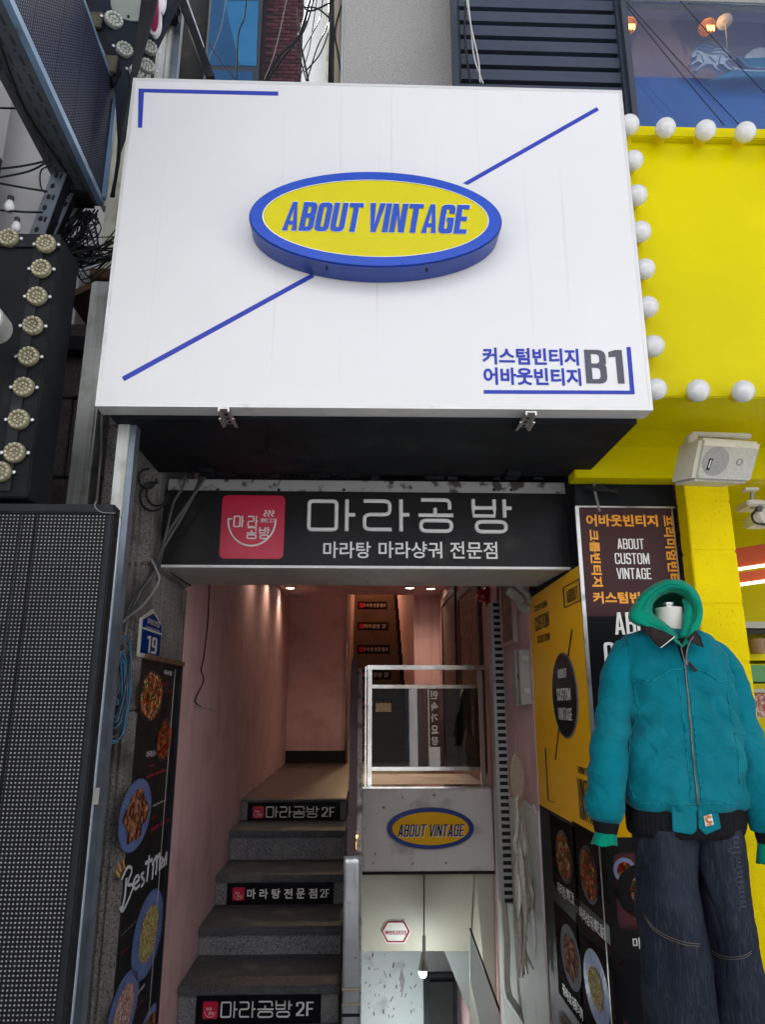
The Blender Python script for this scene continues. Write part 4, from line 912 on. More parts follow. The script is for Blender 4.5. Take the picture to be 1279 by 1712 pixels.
# brush script headline
def JP(px, py): return PX(px, py, BXp + .003)
SC = [[(211, 1468), (208, 1500), (203, 1520)], [(203, 1470), (213, 1450), (220, 1455), (213, 1478), (222, 1480), (216, 1500), (205, 1522), (200, 1518)],
      [(224, 1478), (232, 1470), (229, 1464), (223, 1474), (225, 1486), (233, 1480)], [(240, 1459), (235, 1464), (241, 1473), (236, 1482)], [(249, 1430), (247, 1455), (245, 1474)], [(243, 1443), (254, 1437)],
      [(257, 1437), (254, 1470)], [(254, 1445), (262, 1432), (260, 1462)], [(261, 1440), (267, 1428), (266, 1455)], [(268, 1447), (272, 1438), (269, 1435), (268, 1450), (273, 1447)], [(274, 1436), (274, 1448)], [(274, 1440), (278, 1430), (277, 1446)], [(278, 1424), (278, 1440)]]
mb = MB()
for st in SC: mb.tube(spline([JP(*p) for p in st], 5), .007 if len(st) > 3 else .009, 6, flat=(.25, 1, 1))
mb.build('headline', 'letter_dim', MBN)
mb = MB()
for a_, b_2 in (((199, 1465), (194, 1457)), ((202, 1456), (197, 1443)), ((208, 1452), (205, 1438))): mb.tube([JP(*a_), JP(*b_2)], .005, 6, flat=(.3, 1, 1))
mb.build('spark_mark', 'letter_orange', MBN)

# address plate
AP = thing('address_plate', 'blue pentagon street number plate reading 19 on the stone pillar', 'sign', PX(250, 1100, XL))
AX = XL + .012
pts = [(231, 1098), (266, 1104), (272, 1040), (257, 1018), (238, 1024)]
w = [PX(*p, AX) for p in pts]
y0_, y1_ = w[0].y, w[1].y; zb_, zs_, za_ = (w[0].z + w[1].z) / 2, (w[2].z + w[4].z) / 2 - .02, w[3].z
pent = lambda d: [(y0_ + d, zb_ + d), (y1_ - d, zb_ + d), (y1_ - d, zs_ - d * .3), ((y0_ + y1_) / 2, za_ - d * 1.3), (y0_ + d, zs_ - d * .3)]
MB().slab([(AX, y, z) for y, z in pent(0)], (-.011, 0, 0)).build('board', 'address_white', AP, bevel=.003)
MB().slab([(AX + .003, y, z) for y, z in pent(.016)], (-.0025, 0, 0)).build('face', 'address_blue', AP)
zc_ = zb_ + (zs_ - zb_) * .72
mb = MB().box(AX + .003, AX + .005, y0_ + .014, y1_ - .014, zc_, zc_ + .008)
W_ = y1_ - y0_
def ap(t, a, b, z0, z1): put(t, (AX + .005, y0_ + W_ * a, z0), (AX + .005, y0_ + W_ * b, z1), (0, 0, 0), mb)
H_ = zc_ - zb_
ap(caps('1', .17, .45), .27, .44, zb_ + .2 * H_, zc_ - .17 * H_); ap(caps('9', .17, .5), .50, .76, zb_ + .2 * H_, zc_ - .17 * H_)
ap(cjk('경제로2번길', .02), .2, .8, zc_ + .25 * H_, zc_ + .47 * H_); ap(cjk('Gyeongjero 2beon-gil', .006), .16, .84, zc_ + .07 * H_, zc_ + .17 * H_)
mb.build('lettering', 'address_white', AP)
tag(AP, None)

# granite wall behind the pipes, left of the pillar
GW = thing('granite_wall', 'dark red granite block wall behind the pipes left of the pillar', 'wall', (-2, 3.7, GZ))
gy = 3.62; z = GZ; row = 0
while z < 3.3:
    x = -3.2 + (.25 if row % 2 else 0)
    while x < plx - .02:
        MB().box(x + .004, min(x + .55, plx - .004) - .004, gy, gy + .2, z + .004, z + .44).build('stone_block', 'dark_granite', GW, bevel=.005); x += .55
    z += .448; row += 1
MB().box(-3.2, plx - .004, gy - .10, gy - .002, 3.32, 3.40).build('ledge', 'black_paint', GW)
MB().box(-3.2, -1.6, 3.63, 4.0, 3.41, 7).build('upper_wall', 'building_white', GW)

# ================================================================== RIGHT SIGN PILLAR
RX0 = XR + .001
jb = P(975, 1000, PY0).x; RX1 = P(1141, 900, PY0).x
RP = thing('sign_pillar', 'pillar wrapped in yellow and black printed panels right of the passage', 'pillar', (1.15, 3.3, GZ))
sx = XR + .003
ztop = P(985, 849, PY0).z; zy = PX(917, 1353, sx).z; zbt = GZ + .05
MB().box(sx + .006, RX1, PY0 + .008, 3.999, GZ, 3.1).build('core', 'black_cladding', RP)
# side panel faces the passage
yb_ = 3.995
MB().slab([(sx, PY0, zy), (sx, yb_, zy), (sx, yb_, PX(893, 1000, sx).z + .01), (sx, PY0, PX(976, 940, sx).z)], (.005, 0, 0)).build('yellow_panel', 'yellow_vinyl', RP)
MB().box(sx, sx + .005, PY0, yb_, zbt, zy - .001).build('menu_panel', 'menu_black', RP)
MB().box(sx - .004, sx + .012, PY0 - .012, PY0 - .0005, zbt, ztop).build('corner_trim', 'aluminium', RP)
zf1 = P(1040, 1235, PY0).z
zf0 = P(1030, 1400, PY0).z
zbr = P(1000, 1030, PY0).z
FYp = PY0 + .002
MB().box(sx + .013, RX1 - .03, FYp, FYp + .005, zbr, ztop).build('brown_panel', 'banner_brown', RP)
MB().box(sx + .013, RX1 - .03, FYp, FYp + .005, zf1 + .001, zbr - .0005).build('black_panel', 'banner_black', RP)
MB().box(sx + .013, RX1 - .03, FYp, FYp + .005, zf0, zf1).build('yellow_panel', 'yellow_vinyl', RP)
MB().box(sx + .013, RX1 - .03, FYp, FYp + .005, zbt, zf0 - .001).build('menu_panel', 'menu_black', RP)
MB().box(RX1 - .029, RX1 - .001, FYp, FYp + .005, zbt, ztop).build('edge_panel', 'banner_black', RP)
MB().box(RX1 - .034, RX1 - .030, FYp - .006, FYp, zbt, ztop).build('edge_trim', 'aluminium', RP)
MB().box(sx, RX1, PY0 - .004, PY0 + .001, ztop + .001, ztop + .008).build('top_trim', 'aluminium', RP)
mb = MB()
T_ = lambda t, q: putY(t, q, FYp, mb)
T_(cjk('어바웃빈티지', .036), (981, 880, 1099, 861))
T_(rot90(cjk('크롭빈티지', .036)), (991, 981, 1001, 886))
T_(rot90(cjk('프리미엄빈티지', .036)), (1121, 995, 1125, 862))
T_(cjk('커스텀빈티지', .036), (992, 1009, 1110, 990))
mb.build('lettering', 'letter_orange', RP)
mb = MB()
T_(caps('ABOUT', .12, .44, .06), (1033, 918, 1076, 901)); T_(caps('CUSTOM', .12, .44, .06), (1029, 943, 1085, 925)); T_(caps('VINTAGE', .12, .44, .06), (1032, 968, 1088, 950))
T_(caps('ABOUT', .14, .44, .05), (1029, 1061, 1116, 1024)); T_(caps('CUSTOM', .14, .44, .05), (1012, 1115, 1130, 1074)); T_(caps('VINTAGE', .14, .44, .05), (1016, 1170, 1140, 1128))
mb.build('lettering', 'letter_white', RP)
# yellow side panel print
SXp = sx - .001
mb = MB()
q = lambda t, a_: putX(t, a_, SXp, -1, mb)
q(caps('ABOUT', .12, .42, .06), (949, 1009, 967, 978))
f = [PX(943, 983, SXp), PX(947, 1016, SXp), PX(973, 1003, SXp), PX(970, 969, SXp)]
y_0, y_1 = f[0].y, f[3].y; z_0, z_1 = PX(945, 1016, SXp).z, PX(943, 983, SXp).z
for a_, b_2 in (((y_0, z_0), (y_1, z_0)), ((y_0, z_1), (y_1, z_1)), ((y_0, z_0), (y_0, z_1)), ((y_1, z_0), (y_1, z_1))):
    mb.bar((SXp - .002, *a_), (SXp - .002, *b_2), .008, .002)
def crop(t, lo, hi):
    return t
q(caps('CUSTOM', .12, .42, .06), (895, 1024, 915, 1003)); q(caps('CUSTOM', .12, .42, .06), (896, 1056, 918, 1022)); q(caps('CUSTOM', .12, .42, .06), (900, 1076, 920, 1057))
q(caps('VINTAGE', .12, .42, .06), (967, 1292, 1000, 1290)); q(caps('VINTAGE', .12, .42, .06), (968, 1342, 1000, 1312)); q(caps('VINTAGE', .12, .42, .06), (970, 1368, 1002, 1358))
for a_, b_2 in (((957, 1052), (950, 1100)), ((935, 1216), (929, 1270)), ((912, 1251), (917, 1338)), ((917, 1338), (927, 1341))):
    mb.bar(PX(*a_, SXp - .002), PX(*b_2, SXp - .002), .007, .002)
mb.build('print', 'letter_black', RP)
c = PX(945, 1162, SXp); ay = abs(PX(966, 1162, SXp).y - PX(924, 1162, SXp).y) / 2; az_ = abs(PX(945, 1090, SXp).z - PX(945, 1234, SXp).z) / 2
ov = MB().slab([(SXp - .004, y, z) for y, z in ell(c.y, c.z, ay, az_, 48)], (.003, 0, 0)).build('oval_badge', 'plate_white', RP)
MB().slab([(SXp - .006, y, z) for y, z in ell(c.y, c.z, ay * .93, az_ * .96, 48)], (.0015, 0, 0)).build('face', 'banner_black', ov)
mb = MB()
for t, a_ in (('ABOUT', (934, 1134, 948, 1117)), ('CUSTOM', (933, 1171, 954, 1150)), ('VINTAGE', (935, 1203, 957, 1184))): putX(caps(t, .13, .42, .06), a_, SXp - .006, -1, mb)
mb.build('lettering', 'letter_white', ov)
# menu side prints
def photo_card(px0, py0, px1, py1, m='wood_print_dark'):
    a_ = PX(px0, py1, SXp); b_2 = PX(px1, py0, SXp)
    MB().box(SXp - .0012, SXp - .0002, a_.y, b_2.y, a_.z, b_2.z).build('photo', m, RP)
photo_card(926, 1384, 961, 1478); photo_card(965, 1402, 1011, 1500); photo_card(935, 1548, 968, 1660); photo_card(975, 1582, 1022, 1712)
SD = SXp - .001
dish(RP, 944, 1432, 13, 42, SD, -1, 'plate_black', 'food_stew', .86, False, blob=.3)
dish(RP, 985, 1462, 15, 46, SD, -1, 'plate_black', 'food_red', .86, False, blob=.3)
dish(RP, 955, 1600, 16, 49, SD, -1, 'plate_white', 'food_meat', .70, False, blob=.4)
dish(RP, 998, 1652, 20, 58, SD, -1, 'plate_blue', 'food_rice', .55, True)
dish(RP, 948, 1716, 12, 15, SD, -1, 'plate_white', 'food_red', .7, False)
mb = MB()
for t, a_ in (('마라탕', (934, 1492, 947, 1490)), ('麻辣烫', (949, 1503, 961, 1507)), ('마라샹궈', (971, 1535, 992, 1530)), ('麻辣香锅', (995, 1556, 1014, 1553)), ('꿔바로우', (942, 1662, 961, 1671)), ('锅包肉', (962, 1688, 975, 1692))):
    a0, b0 = PX(a_[0], a_[1], SD), PX(a_[2], a_[1], SD); h = .05
    put(cjk(t, .014), (SD - .002, a0.y, a0.z), (SD - .002, b0.y, a0.z + h), (0, 0, 0), mb)
mb.build('caption', 'letter_white', RP)
# front menu prints behind the jeans
for (x0p, y0p, x1p, y1p) in ((1035, 1425, 1150, 1555), (1047, 1602, 1165, 1760)):
    a_ = P(x0p, y1p, FYp); b_2 = P(x1p, y0p, FYp)
    MB().slab([(a_.x + x * (b_2.x - a_.x), FYp - .001, a_.z + y * (b_2.z - a_.z)) for x, y in rrect(0, 0, 1, 1, .09, 5)], (0, .0008, 0)).build('photo', 'wood_print', RP)
def fdisc(px, py, r, m, name, lift):
    c = P(px, py, FYp - lift); MB().add([(c.x + x, FYp - lift, c.z + y) for x, y in ell(0, 0, r, r, 32)], [tuple(range(32))]).build(name, m, RP)
fdisc(1045, 1455, .045, 'plate_line', 'printed_plate', .0022); fdisc(1045, 1455, .030, 'food_red', 'printed_food', .0030)
fdisc(1072, 1490, .095, 'plate_black', 'printed_plate', .0036); fdisc(1085, 1490, .07, 'food_stew', 'printed_food', .0044)
fdisc(1085, 1660, .13, 'plate_black', 'printed_plate', .0022)
mb = MB(); T_(cjk('마라탕 대표메뉴', .02), (1059, 1586, 1172, 1566)); mb.build('caption', 'letter_white', RP)
mb = MB(); c = P(1045, 1342, FYp); n = 28
mb.tube([(c.x + .02 * math.cos(t), FYp - .004, c.z + .03 * math.sin(t)) for t in [i * 2 * math.pi / n for i in range(n + 1)]], .006, 6, flat=(1, .3, 1)); mb.build('print', 'letter_black', RP)
# dark recess and cables above the pillar
MB().box(sx + .002, RX1 + .02, PY0 + .02, PY0 + .05, ztop + .02, 2.75).build('upper_recess', 'black_cladding', RP)

# ================================================================== YELLOW SHOP BUILDING
FY = 2.42; CY = 2.92
YB = thing('yellow_shop', 'bright yellow painted shopfront with bulb lined fascia right of the passage', 'building', (2.2, 3, GZ))
a = P(1060, 240, FY); b = P(1106, 640, FY); X1f = 3.6
fzt = P(1160, 243, FY).z; fzb = P(1200, 645, FY).z; fx0 = P(1080, 440, FY).x
fx0 = (P(1057, 240, FY).x + P(1103, 650, FY).x) / 2
zfl = P(1200, 668, FY).z; zfu = P(1150, 207, FY).z
MB().box(fx0 - .01, X1f, FY + .01, FY + .03, fzb - .02, fzt + .02).build('fascia_panel', 'yellow_paint', YB)
MB().box(fx0 - .05, X1f, FY - .02, FY + .30, zfl, fzb - .021).build('lower_frame', 'yellow_paint', YB, bevel=.004)
MB().box(fx0 - .05, X1f, FY - .02, FY + .30, fzt + .021, (fzt + zfu) / 2 + .012).build('upper_frame', 'yellow_paint', YB, bevel=.004)
MB().box(fx0 - .05, X1f, FY + .015, FY + .32, (fzt + zfu) / 2 + .013, zfu).build('upper_ledge', 'yellow_paint', YB, bevel=.003)
MB().box(fx0 - .05, fx0 - .012, FY - .02, FY + .30, fzb - .02, fzt + .02).build('side_frame', 'yellow_paint', YB, bevel=.004)
zso = P(1080, 747, CY).z
MB().slab([(fx0 - .3, FY + .301, zfl + .01), (X1f, FY + .301, zfl + .01), (X1f, CY - .001, zso), (fx0 - .3, CY - .001, zso)], (0, 0, .02)).build('soffit', 'yellow_paint', YB)
MB().slab([(fx0 - .045, FY - .018, zfl - .002), (X1f, FY - .018, zfl - .002), (X1f, FY + .30, zfl - .002), (fx0 - .045, FY + .30, zfl - .002)], (0, 0, .0015)).build('soffit', 'yellow_paint', YB)
zb2 = P(1080, 799, CY).z; bx0 = P(962, 800, CY).x
MB().box(bx0, X1f, CY, CY + .10, zb2, zso + .03).build('beam', 'yellow_paint', YB, bevel=.004)
cxa = (P(1158, 900, CY).x + P(1176, 1120, CY).x) / 2; cxb = (P(1243, 1010, CY).x + P(1258, 1107, CY).x) / 2
zj = [P(1200, y, CY).z for y in (838, 921, 1010, 1107)]; h = (zj[0] - zj[3]) / 3
z = zb2
jj = [zb2] + zj[0:]
zz = zj[3]
while zz > GZ + h: zz -= h; jj.append(zz)
jj.append(GZ)
for i in range(len(jj) - 1):
    if jj[i] - jj[i + 1] < .01: continue
    e = random.uniform(-.002, .002)
    MB().box(cxa + e, cxb + e * .8, CY + .003 + e * .5, CY + .115, jj[i + 1] + .0025, jj[i] - .0025).build('block', 'yellow_block', YB, bevel=.004)
MB().box(cxa + .004, cxb - .004, CY + .008, CY + .11, GZ, zb2 - .002).build('mortar_core', 'yellow_block', YB)
# sliver between banner and column
MB().box(RX1 + .002, cxa - .001, CY + .09, CY + .13, GZ, zb2).build('side_strip', 'wood_print', YB)
# interior behind, right of the column
MB().box(cxb, X1f, 4.4, 4.45, GZ, 3.2).build('inner_wall', 'yellow_paint', YB)
MB().box(cxb, X1f, 3.03, 4.4, P(1250, 845, 3.6).z + .12, P(1250, 845, 3.6).z + .16).build('inner_ceiling', 'yellow_paint', YB)
MB().box(cxa, cxb + .01, 3.04, 4.4, GZ, 3).build('inner_wall', 'yellow_paint', YB)
for i, (pa, pb) in enumerate(((921, 952), (962, 978))):
    Yk = 3.7
    p0 = P(1225, pb, Yk); p1 = P(1225, pa, Yk)
    MB().slab([(p0.x - .06, Yk, p0.z), (p0.x + 1.0, Yk - .35, p0.z + .12), (p0.x + 1.0, Yk - .35, p1.z + .12), (p0.x - .06, Yk, p1.z)], (0, .08, 0)).build('orange_band', 'orange_trim', YB)
    MB().tube([(p0.x - .05, Yk - .01, p0.z - .012), (p0.x + 1.0, Yk - .36, p0.z + .108)], .008, 8).build('tube_light', 'tube_glow', YB)
SHF = thing('display_shelf', 'narrow shop shelf with a brown cup seen right of the yellow column', 'shelf', P(1265, 1250, 3.5))
for (ya, yb2, m) in ((1040, 1050, 'shelf_grey'), (1053, 1060, 'skirting_black'), (1092, 1104, 'yellow_paint'), (1112, 1140, 'poster_green'), (1152, 1158, 'shelf_grey'), (1160, 1200, 'food_shrimp')):
    a_ = P(1235, yb2, 3.6); b_2 = P(1400, ya, 3.6)
    MB().box(a_.x, b_2.x, 3.6, 3.95, a_.z, b_2.z).build('board' if m != 'food_shrimp' else 'folded_goods', m, SHF)
c = P(1272, 1092, 3.55); tag(MB().lathe((c.x, 3.57, c.z), (0, 0, 1), [(.035, 0), (.042, .06), (.042, .07)], 16).build('brown_cup', 'shelf_brown'), 'small brown cup on the shelf right of the yellow column', 'cup')
wire('coiled_lead', [P(1266, 1068, 3.54), P(1270, 1076, 3.54), P(1276, 1072, 3.54), P(1283, 1078, 3.54)], .006, 'cable_black', 'bundle of black cord over the brown cup')
# bulbs on the fascia
def mkbulb(parent, c, d):
    c = Vector(c); b = MB().cyl(c, c + Vector(d) * .035, .024, 16).build('bulb_socket', 'socket_yellow', parent)
    g = MB().ball(c + Vector(d) * .060 + Vector((random.uniform(-.003, .003), 0, random.uniform(-.003, .003))), .041 + random.uniform(-.001, .001), 20, 14, (1, .93, 1)).build('light_bulb', 'bulb_white', parent, smooth=True); return g
for px, py in ((1052, 208), (1113, 213), (1181, 217), (1247, 220), (1313, 224), (1380, 228)):
    p = P(px, py, FY - .085); mkbulb(YB, (p.x, FY - .02, p.z), (0, -1, 0))
for px, py in ((1059, 268), (1067, 326), (1073, 387), (1079, 448), (1085, 512), (1093, 577), (1099, 650), (1170, 651), (1245, 652), (1320, 653), (1395, 654)):
    p = P(px, py, FY - .085); mkbulb(YB, (p.x, FY - .02, p.z), (0, -1, 0))
# speaker
SPY = 2.62
SP_ = thing('wall_speaker', 'cream rectangular loudspeaker on a bracket under the yellow soffit', 'speaker', P(1215, 765, SPY))
fr = [P(1160, 803, SPY - .13), P(1258, 807, SPY - .13), P(1277, 738, SPY - .05), P(1174, 730, SPY - .05)]
MB().slab(fr, (-.02, .16, .03)).build('cabinet', 'speaker_plastic', SP_, bevel=.014)
def sq(u, v, lift=.002):
    p = (fr[0] * (1 - u) + fr[1] * u) * (1 - v) + (fr[3] * (1 - u) + fr[2] * u) * v
    n_ = (fr[1] - fr[0]).cross(fr[3] - fr[0]).normalized(); n_ = n_ if n_.y < 0 else -n_; return p + n_ * lift
MB().slab([sq(u, v, .001) for u, v in rrect(.05, .05, .95, .80, .05, 3)], (0, -.003, -.001)).build('grille', 'speaker_grille', SP_)
MB().slab([sq(.30 + .23 * math.cos(t) * .95, .44 + .335 * math.sin(t), .0045) for t in [i * math.pi / 16 for i in range(32)]], (0, -.001, 0)).build('woofer_area', 'speaker_grille_dark', SP_)
MB().tube([sq(.70 + .045 * math.cos(t), .44 + .07 * math.sin(t), .005) for t in [i * math.pi / 8 for i in range(17)]], .003, 5).build('tweeter_ring', 'speaker_grille_dark', SP_)
MB().slab([sq(.17, .22, .006), sq(.22, .22, .006), sq(.25, .48, .006), sq(.19, .48, .006)], (0, -.001, 0)).build('badge', 'banner_black', SP_)
mb = MB(); mb.bar(sq(.2, .26, .0075), sq(.215, .44, .0075), .006, .001); mb.build('badge_text', 'label_white', SP_)
for u, v in ((.08, .10), (.92, .10), (.5, .08), (.5, .77), (.92, .77), (.08, .77)): MB().ball(sq(u, v, .004), .004, 8, 5).build('screw', 'aluminium', SP_)
mb = MB(); a_ = P(1152, 740, SPY + .03); mb.slab([P(1152, 726, SPY + .02), P(1168, 724, SPY + .02), P(1170, 790, SPY + .0), P(1157, 795, SPY)], (0, .05, 0))
mb.bar(P(1155, 727, SPY + .05), P(1255, 730, SPY + .05), .03, .02)
mb.build('bracket', 'speaker_plastic', SP_, bevel=.004)
MB().lathe(P(1160, 765, SPY), (-1, -.3, 0), [(.03, -.02), (.034, 0), (.028, .018)], 16).build('knob', 'speaker_plastic', SP_, smooth=False)
# cctv
CC = thing('security_camera', 'white security camera with black cable right of the yellow column', 'camera', P(1262, 850, 3.0))
MB().box(P(1237, 850, 3.05).x, P(1268, 850, 3.05).x, 2.98, 3.10, P(1250, 852, 3.05).z, P(1250, 842, 3.05).z).build('mount', 'camera_plastic', CC, bevel=.006)
MB().box(P(1258, 875, 3.0).x, P(1292, 875, 3.0).x, 2.92, 3.08, P(1270, 878, 3.0).z, P(1270, 860, 3.0).z).build('base', 'camera_plastic', CC, bevel=.008)
MB().lathe(P(1272, 866, 2.95), (.9, -.5, .35), [(.030, -.03), (.045, 0), (.045, .07), (.03, .09)], 18).build('housing', 'camera_plastic', CC, smooth=False)
MB().cyl(P(1268, 852, 2.93), P(1272, 850, 2.91), .014, 12).build('gland', 'socket_black', CC)
MB().tube(spline([P(1268, 850, 2.92), P(1258, 862, 2.9), P(1264, 874, 2.9), P(1282, 877, 2.9)], 6), .005, 6).build('lead', 'cable_black', CC)
MB().bar(P(1258, 818, 3.02), P(1258, 850, 3.02), .014).build('stem', 'box_grey', CC)
MB().box(P(1244, 822, 3.0).x, P(1266, 818, 3.0).x, 2.98, 3.02, P(1250, 821, 3.0).z, P(1250, 817, 3.0).z).build('plate', 'camera_plastic', CC)

# ================================================================== UPPER RIGHT: window over the fascia
WY_ = 3.0
UB = thing('upper_shop_window', 'large blue tinted upstairs window with silver relief above the yellow fascia', 'window', (2.6, WY_, zfu))
wx0 = P(1062, 205, WY_).x; wz0 = zfu - .3; wz1 = P(1150, 4, WY_).z
wx0 = (P(1045, 5, WY_).x + P(1066, 200, WY_).x) / 2
MB().box(wx0, X1f + .5, WY_ + .5, WY_ + .52, wz0, wz1 + .5).build('inner_wall', 'blue_wall', UB)
MB().box(wx0 - .02, wx0 - .001, WY_ + .031, WY_ + .52, wz0, wz1 + .6).build('inner_wall', 'blue_wall', UB)
MB().box(wx0 - .02, X1f + .5, WY_ + .051, WY_ + .6, wz1 + .46, wz1 + .6).build('inner_ceiling', 'blue_wall', UB)
MB().box(wx0 - .03, wx0 - .001, WY_ - .02, WY_ + .03, wz0, wz1 + .5).build('frame', 'window_frame', UB)
MB().box(wx0, X1f + .5, WY_ - .01, WY_ + .05, wz1 + .001, wz1 + .62).build('head_frame', 'speaker_grille_dark', UB)
zd = P(1150, 131, WY_ + .3).z
MB().slab([(wx0 + .12, WY_ + .30, wz0), (X1f + .4, WY_ + .30, wz0), (X1f + .4, WY_ + .30, zd), (wx0 + .12, WY_ + .30, zd)], (0, .02, 0)).build('low_partition', 'blue_deep', UB)
MB().box(wx0, X1f + .5, WY_, WY_ + .006, wz0, wz1).build('window_pane', 'blue_pane', UB)
# silver relief of horses pulling a sleigh (seen through the pane)
RF = thing('silver_relief', 'silver relief of galloping horses and sleigh behind the blue upstairs window', 'sculpture', P(1220, 120, WY_ + .2))
ry = WY_ + .20
def relief(pts, name, m='silver_relief', d=.03, y=ry): MB().slab([P(x, y_, y) for x, y_ in pts], (0, d, 0)).build(name, m, RF, bevel=.004)
def HZ(x, y): return (1030 + x / 5.137, y / 5.137)
horse = [(0, 60), (-8, 45), (2, 30), (14, 12), (30, 4), (48, 0), (60, 8), (78, 22), (100, 30), (140, 34), (180, 30), (205, 38), (222, 60), (240, 52), (236, 72), (214, 84), (232, 110), (262, 128), (258, 142), (226, 132), (196, 104), (170, 98), (158, 112), (180, 134), (176, 148), (146, 130), (128, 104), (96, 100), (70, 112), (44, 132), (22, 150), (14, 142), (34, 120), (60, 96), (40, 84), (16, 96), (-10, 112), (-18, 104), (2, 84), (26, 66), (30, 46), (16, 56)]
def horsefig(ox, oy, s_, y, nm_):
    pts_ = [HZ(ox + a_ * s_, oy + b_ * s_) for a_, b_ in horse]
    r_ = MB().slab([P(x, y_, y) for x, y_ in pts_], (0, .025, 0)).build(nm_, 'silver_relief', RF, bevel=.003)
    MB().tube([P(x, y_, y - .003) for x, y_ in pts_ + [pts_[0]]], .0035, 5).build('outline', 'relief_line', r_)
    mb_ = MB()
    for k in range(7):
        x0_, y0_ = ox + (36 + k * 13) * s_, oy + (2 + k * 4) * s_
        mb_.tube([P(*HZ(x0_, y0_), y - .004), P(*HZ(x0_ + 12 * s_, y0_ - 12 * s_), y - .004), P(*HZ(x0_ + 30 * s_, y0_ - 9 * s_), y - .004)], [.006, .005, .001], 5)
    for x1_, y1_, x2_, y2_ in ((60, 40, 74, 90), (110, 50, 150, 90), (180, 45, 170, 92), (30, 30, 50, 36)):
        mb_.tube([P(*HZ(ox + x1_ * s_, oy + y1_ * s_), y - .003), P(*HZ(ox + x2_ * s_, oy + y2_ * s_), y - .003)], .0028, 5)
    mb_.build('mane', 'relief_line', r_, smooth=True)
horsefig(720, 372, 1.15, ry + .06, 'horse'); horsefig(690, 395, 1.2, ry + .03, 'horse'); horsefig(655, 420, 1.35, ry, 'horse')
relief([HZ(*p) for p in [(1120, 470), (1180, 425), (1240, 402), (1300, 420), (1500, 410), (1500, 520), (1280, 510), (1190, 560), (1130, 555), (1090, 520)]], 'rider', y=ry + .03)
relief([HZ(*p) for p in [(1050, 590), (1120, 600), (1500, 600), (1500, 655), (1000, 668), (860, 685), (800, 690), (900, 650), (960, 620)]], 'sleigh_base', 'relief_blue')
relief([HZ(*p) for p in [(960, 560), (1100, 596), (1500, 608), (1500, 625), (1100, 618), (980, 590)]], 'runner')
relief([HZ(*p) for p in [(1040, 480), (1110, 500), (1500, 480), (1500, 595), (1100, 590)]], 'sleigh', 'relief_blue', y=ry + .02)
MB().tube([P(*HZ(x, y_), ry - .004) for x, y_ in ((1020, 490), (1060, 500), (1090, 540), (1130, 575), (1200, 590), (1300, 592))], .006, 6).build('scroll', 'relief_line', RF, smooth=True)
for px, py, s in ((1188, 42, 1), (1055, 40, .9)):
    c = P(px, py, WY_ + .32); r = thing('ceiling_lamp', 'round orange glowing ceiling lamp behind the blue window' + (' beside the smoke sensor' if px > 1100 else ' at its left edge'), 'lamp', c, 'glowing lamps behind the blue window')
    MB().lathe(c + Vector((0, .05, .05)), (0, -.5, -1), [(.03, 0), (.05, .01), (.05, .03), (.042, .032), (.038, .01)], 20).build('ring', 'shade_orange', r)
    mb = MB()
    for k in range(5): mb.tube(spline([c + Vector((-.02 + k * .01, 0, -.005)), c + Vector((-.02 + k * .01, 0, -.02)), c + Vector((-.016 + k * .008, 0, -.045 + .01 * (k % 2)))], 3), .0035, 5)
    mb.build('filament', 'filament_glow', r)
    l = bpy.data.lights.new('orange_lamp', 'POINT'); l.energy = .22; l.color = (1, .5, .2); l.shadow_soft_size = .02
    lo = link(bpy.data.objects.new('orange_lamp', l)); lo.location = c + Vector((0, -.06, -.05)); l.shadow_soft_size = 0
c = P(1211, 36, WY_ + .3); SM = thing('smoke_sensor', 'white round sensor with hanging cord behind the blue window', 'sensor', c)
MB().lathe(c, (0, -.4, -1), [(.02, -.01), (.045, 0), (.045, .012), (.02, .02)], 20).build('disc', 'bulb_white', SM)
MB().tube([c + Vector((.005, 0, -.02)), P(1217, 90, WY_ + .3)], .003, 5).build('cord', 'cable_white', SM)
for i, (a, b) in enumerate((((1045, 0), (1240, 212)), ((1048, 10), (1212, 210)), ((1138, 2), (1279, 155)))):
    wire('span_cable', [P(*a, WY_ - .12), P((a[0] + b[0]) / 2, (a[1] + b[1]) / 2 + 2, WY_ - .12), P(*b, WY_ - .12)], .0022, 'cable_black', ['upper thin cable crossing the blue window diagonally', 'lower thin cable crossing the blue window diagonally', 'thin cable crossing the silver horse relief'][i], 'thin cables across the blue window')
# louvres
LY = 3.04
LV = thing('louvre_screen', 'dark blue horizontal louvre screen between the granite wall and blue window', 'louvre', (1.2, LY, 3))
lx0 = (P(760, 0, LY).x + P(762, 138, LY).x) / 2; lx1 = (P(1040, 10, LY).x + P(1062, 185, LY).x) / 2 - .02
MB().box(lx0, lx1, LY + .06, LY + .08, 3.2, 6.2).build('back_panel', 'louvre_dark', LV)
MB().box(lx1 - .03, lx1 + .02, LY - .02, LY + .08, 3.2, 6.2).build('frame', 'louvre', LV)
MB().box(lx0 - .01, lx0 + .02, LY - .02, LY + .08, 3.2, 6.2).build('frame', 'louvre', LV)
zs0 = P(900, 135, LY).z; pitch = (P(900, 14, LY).z - P(900, 135, LY).z) / 5
for k in range(-6, 12):
    z = zs0 + k * pitch
    MB().slab([(lx0 + .021, LY, z), (lx0 + .021, LY + .05, z + pitch * .10), (lx0 + .021, LY + .05, z + pitch * .16), (lx0 + .021, LY + .002, z + pitch * .66), (lx0 + .021, LY - .004, z + pitch * .64)], (lx1 - lx0 - .052, 0, 0)).build('slat', 'louvre', LV)
tag(LV, None)
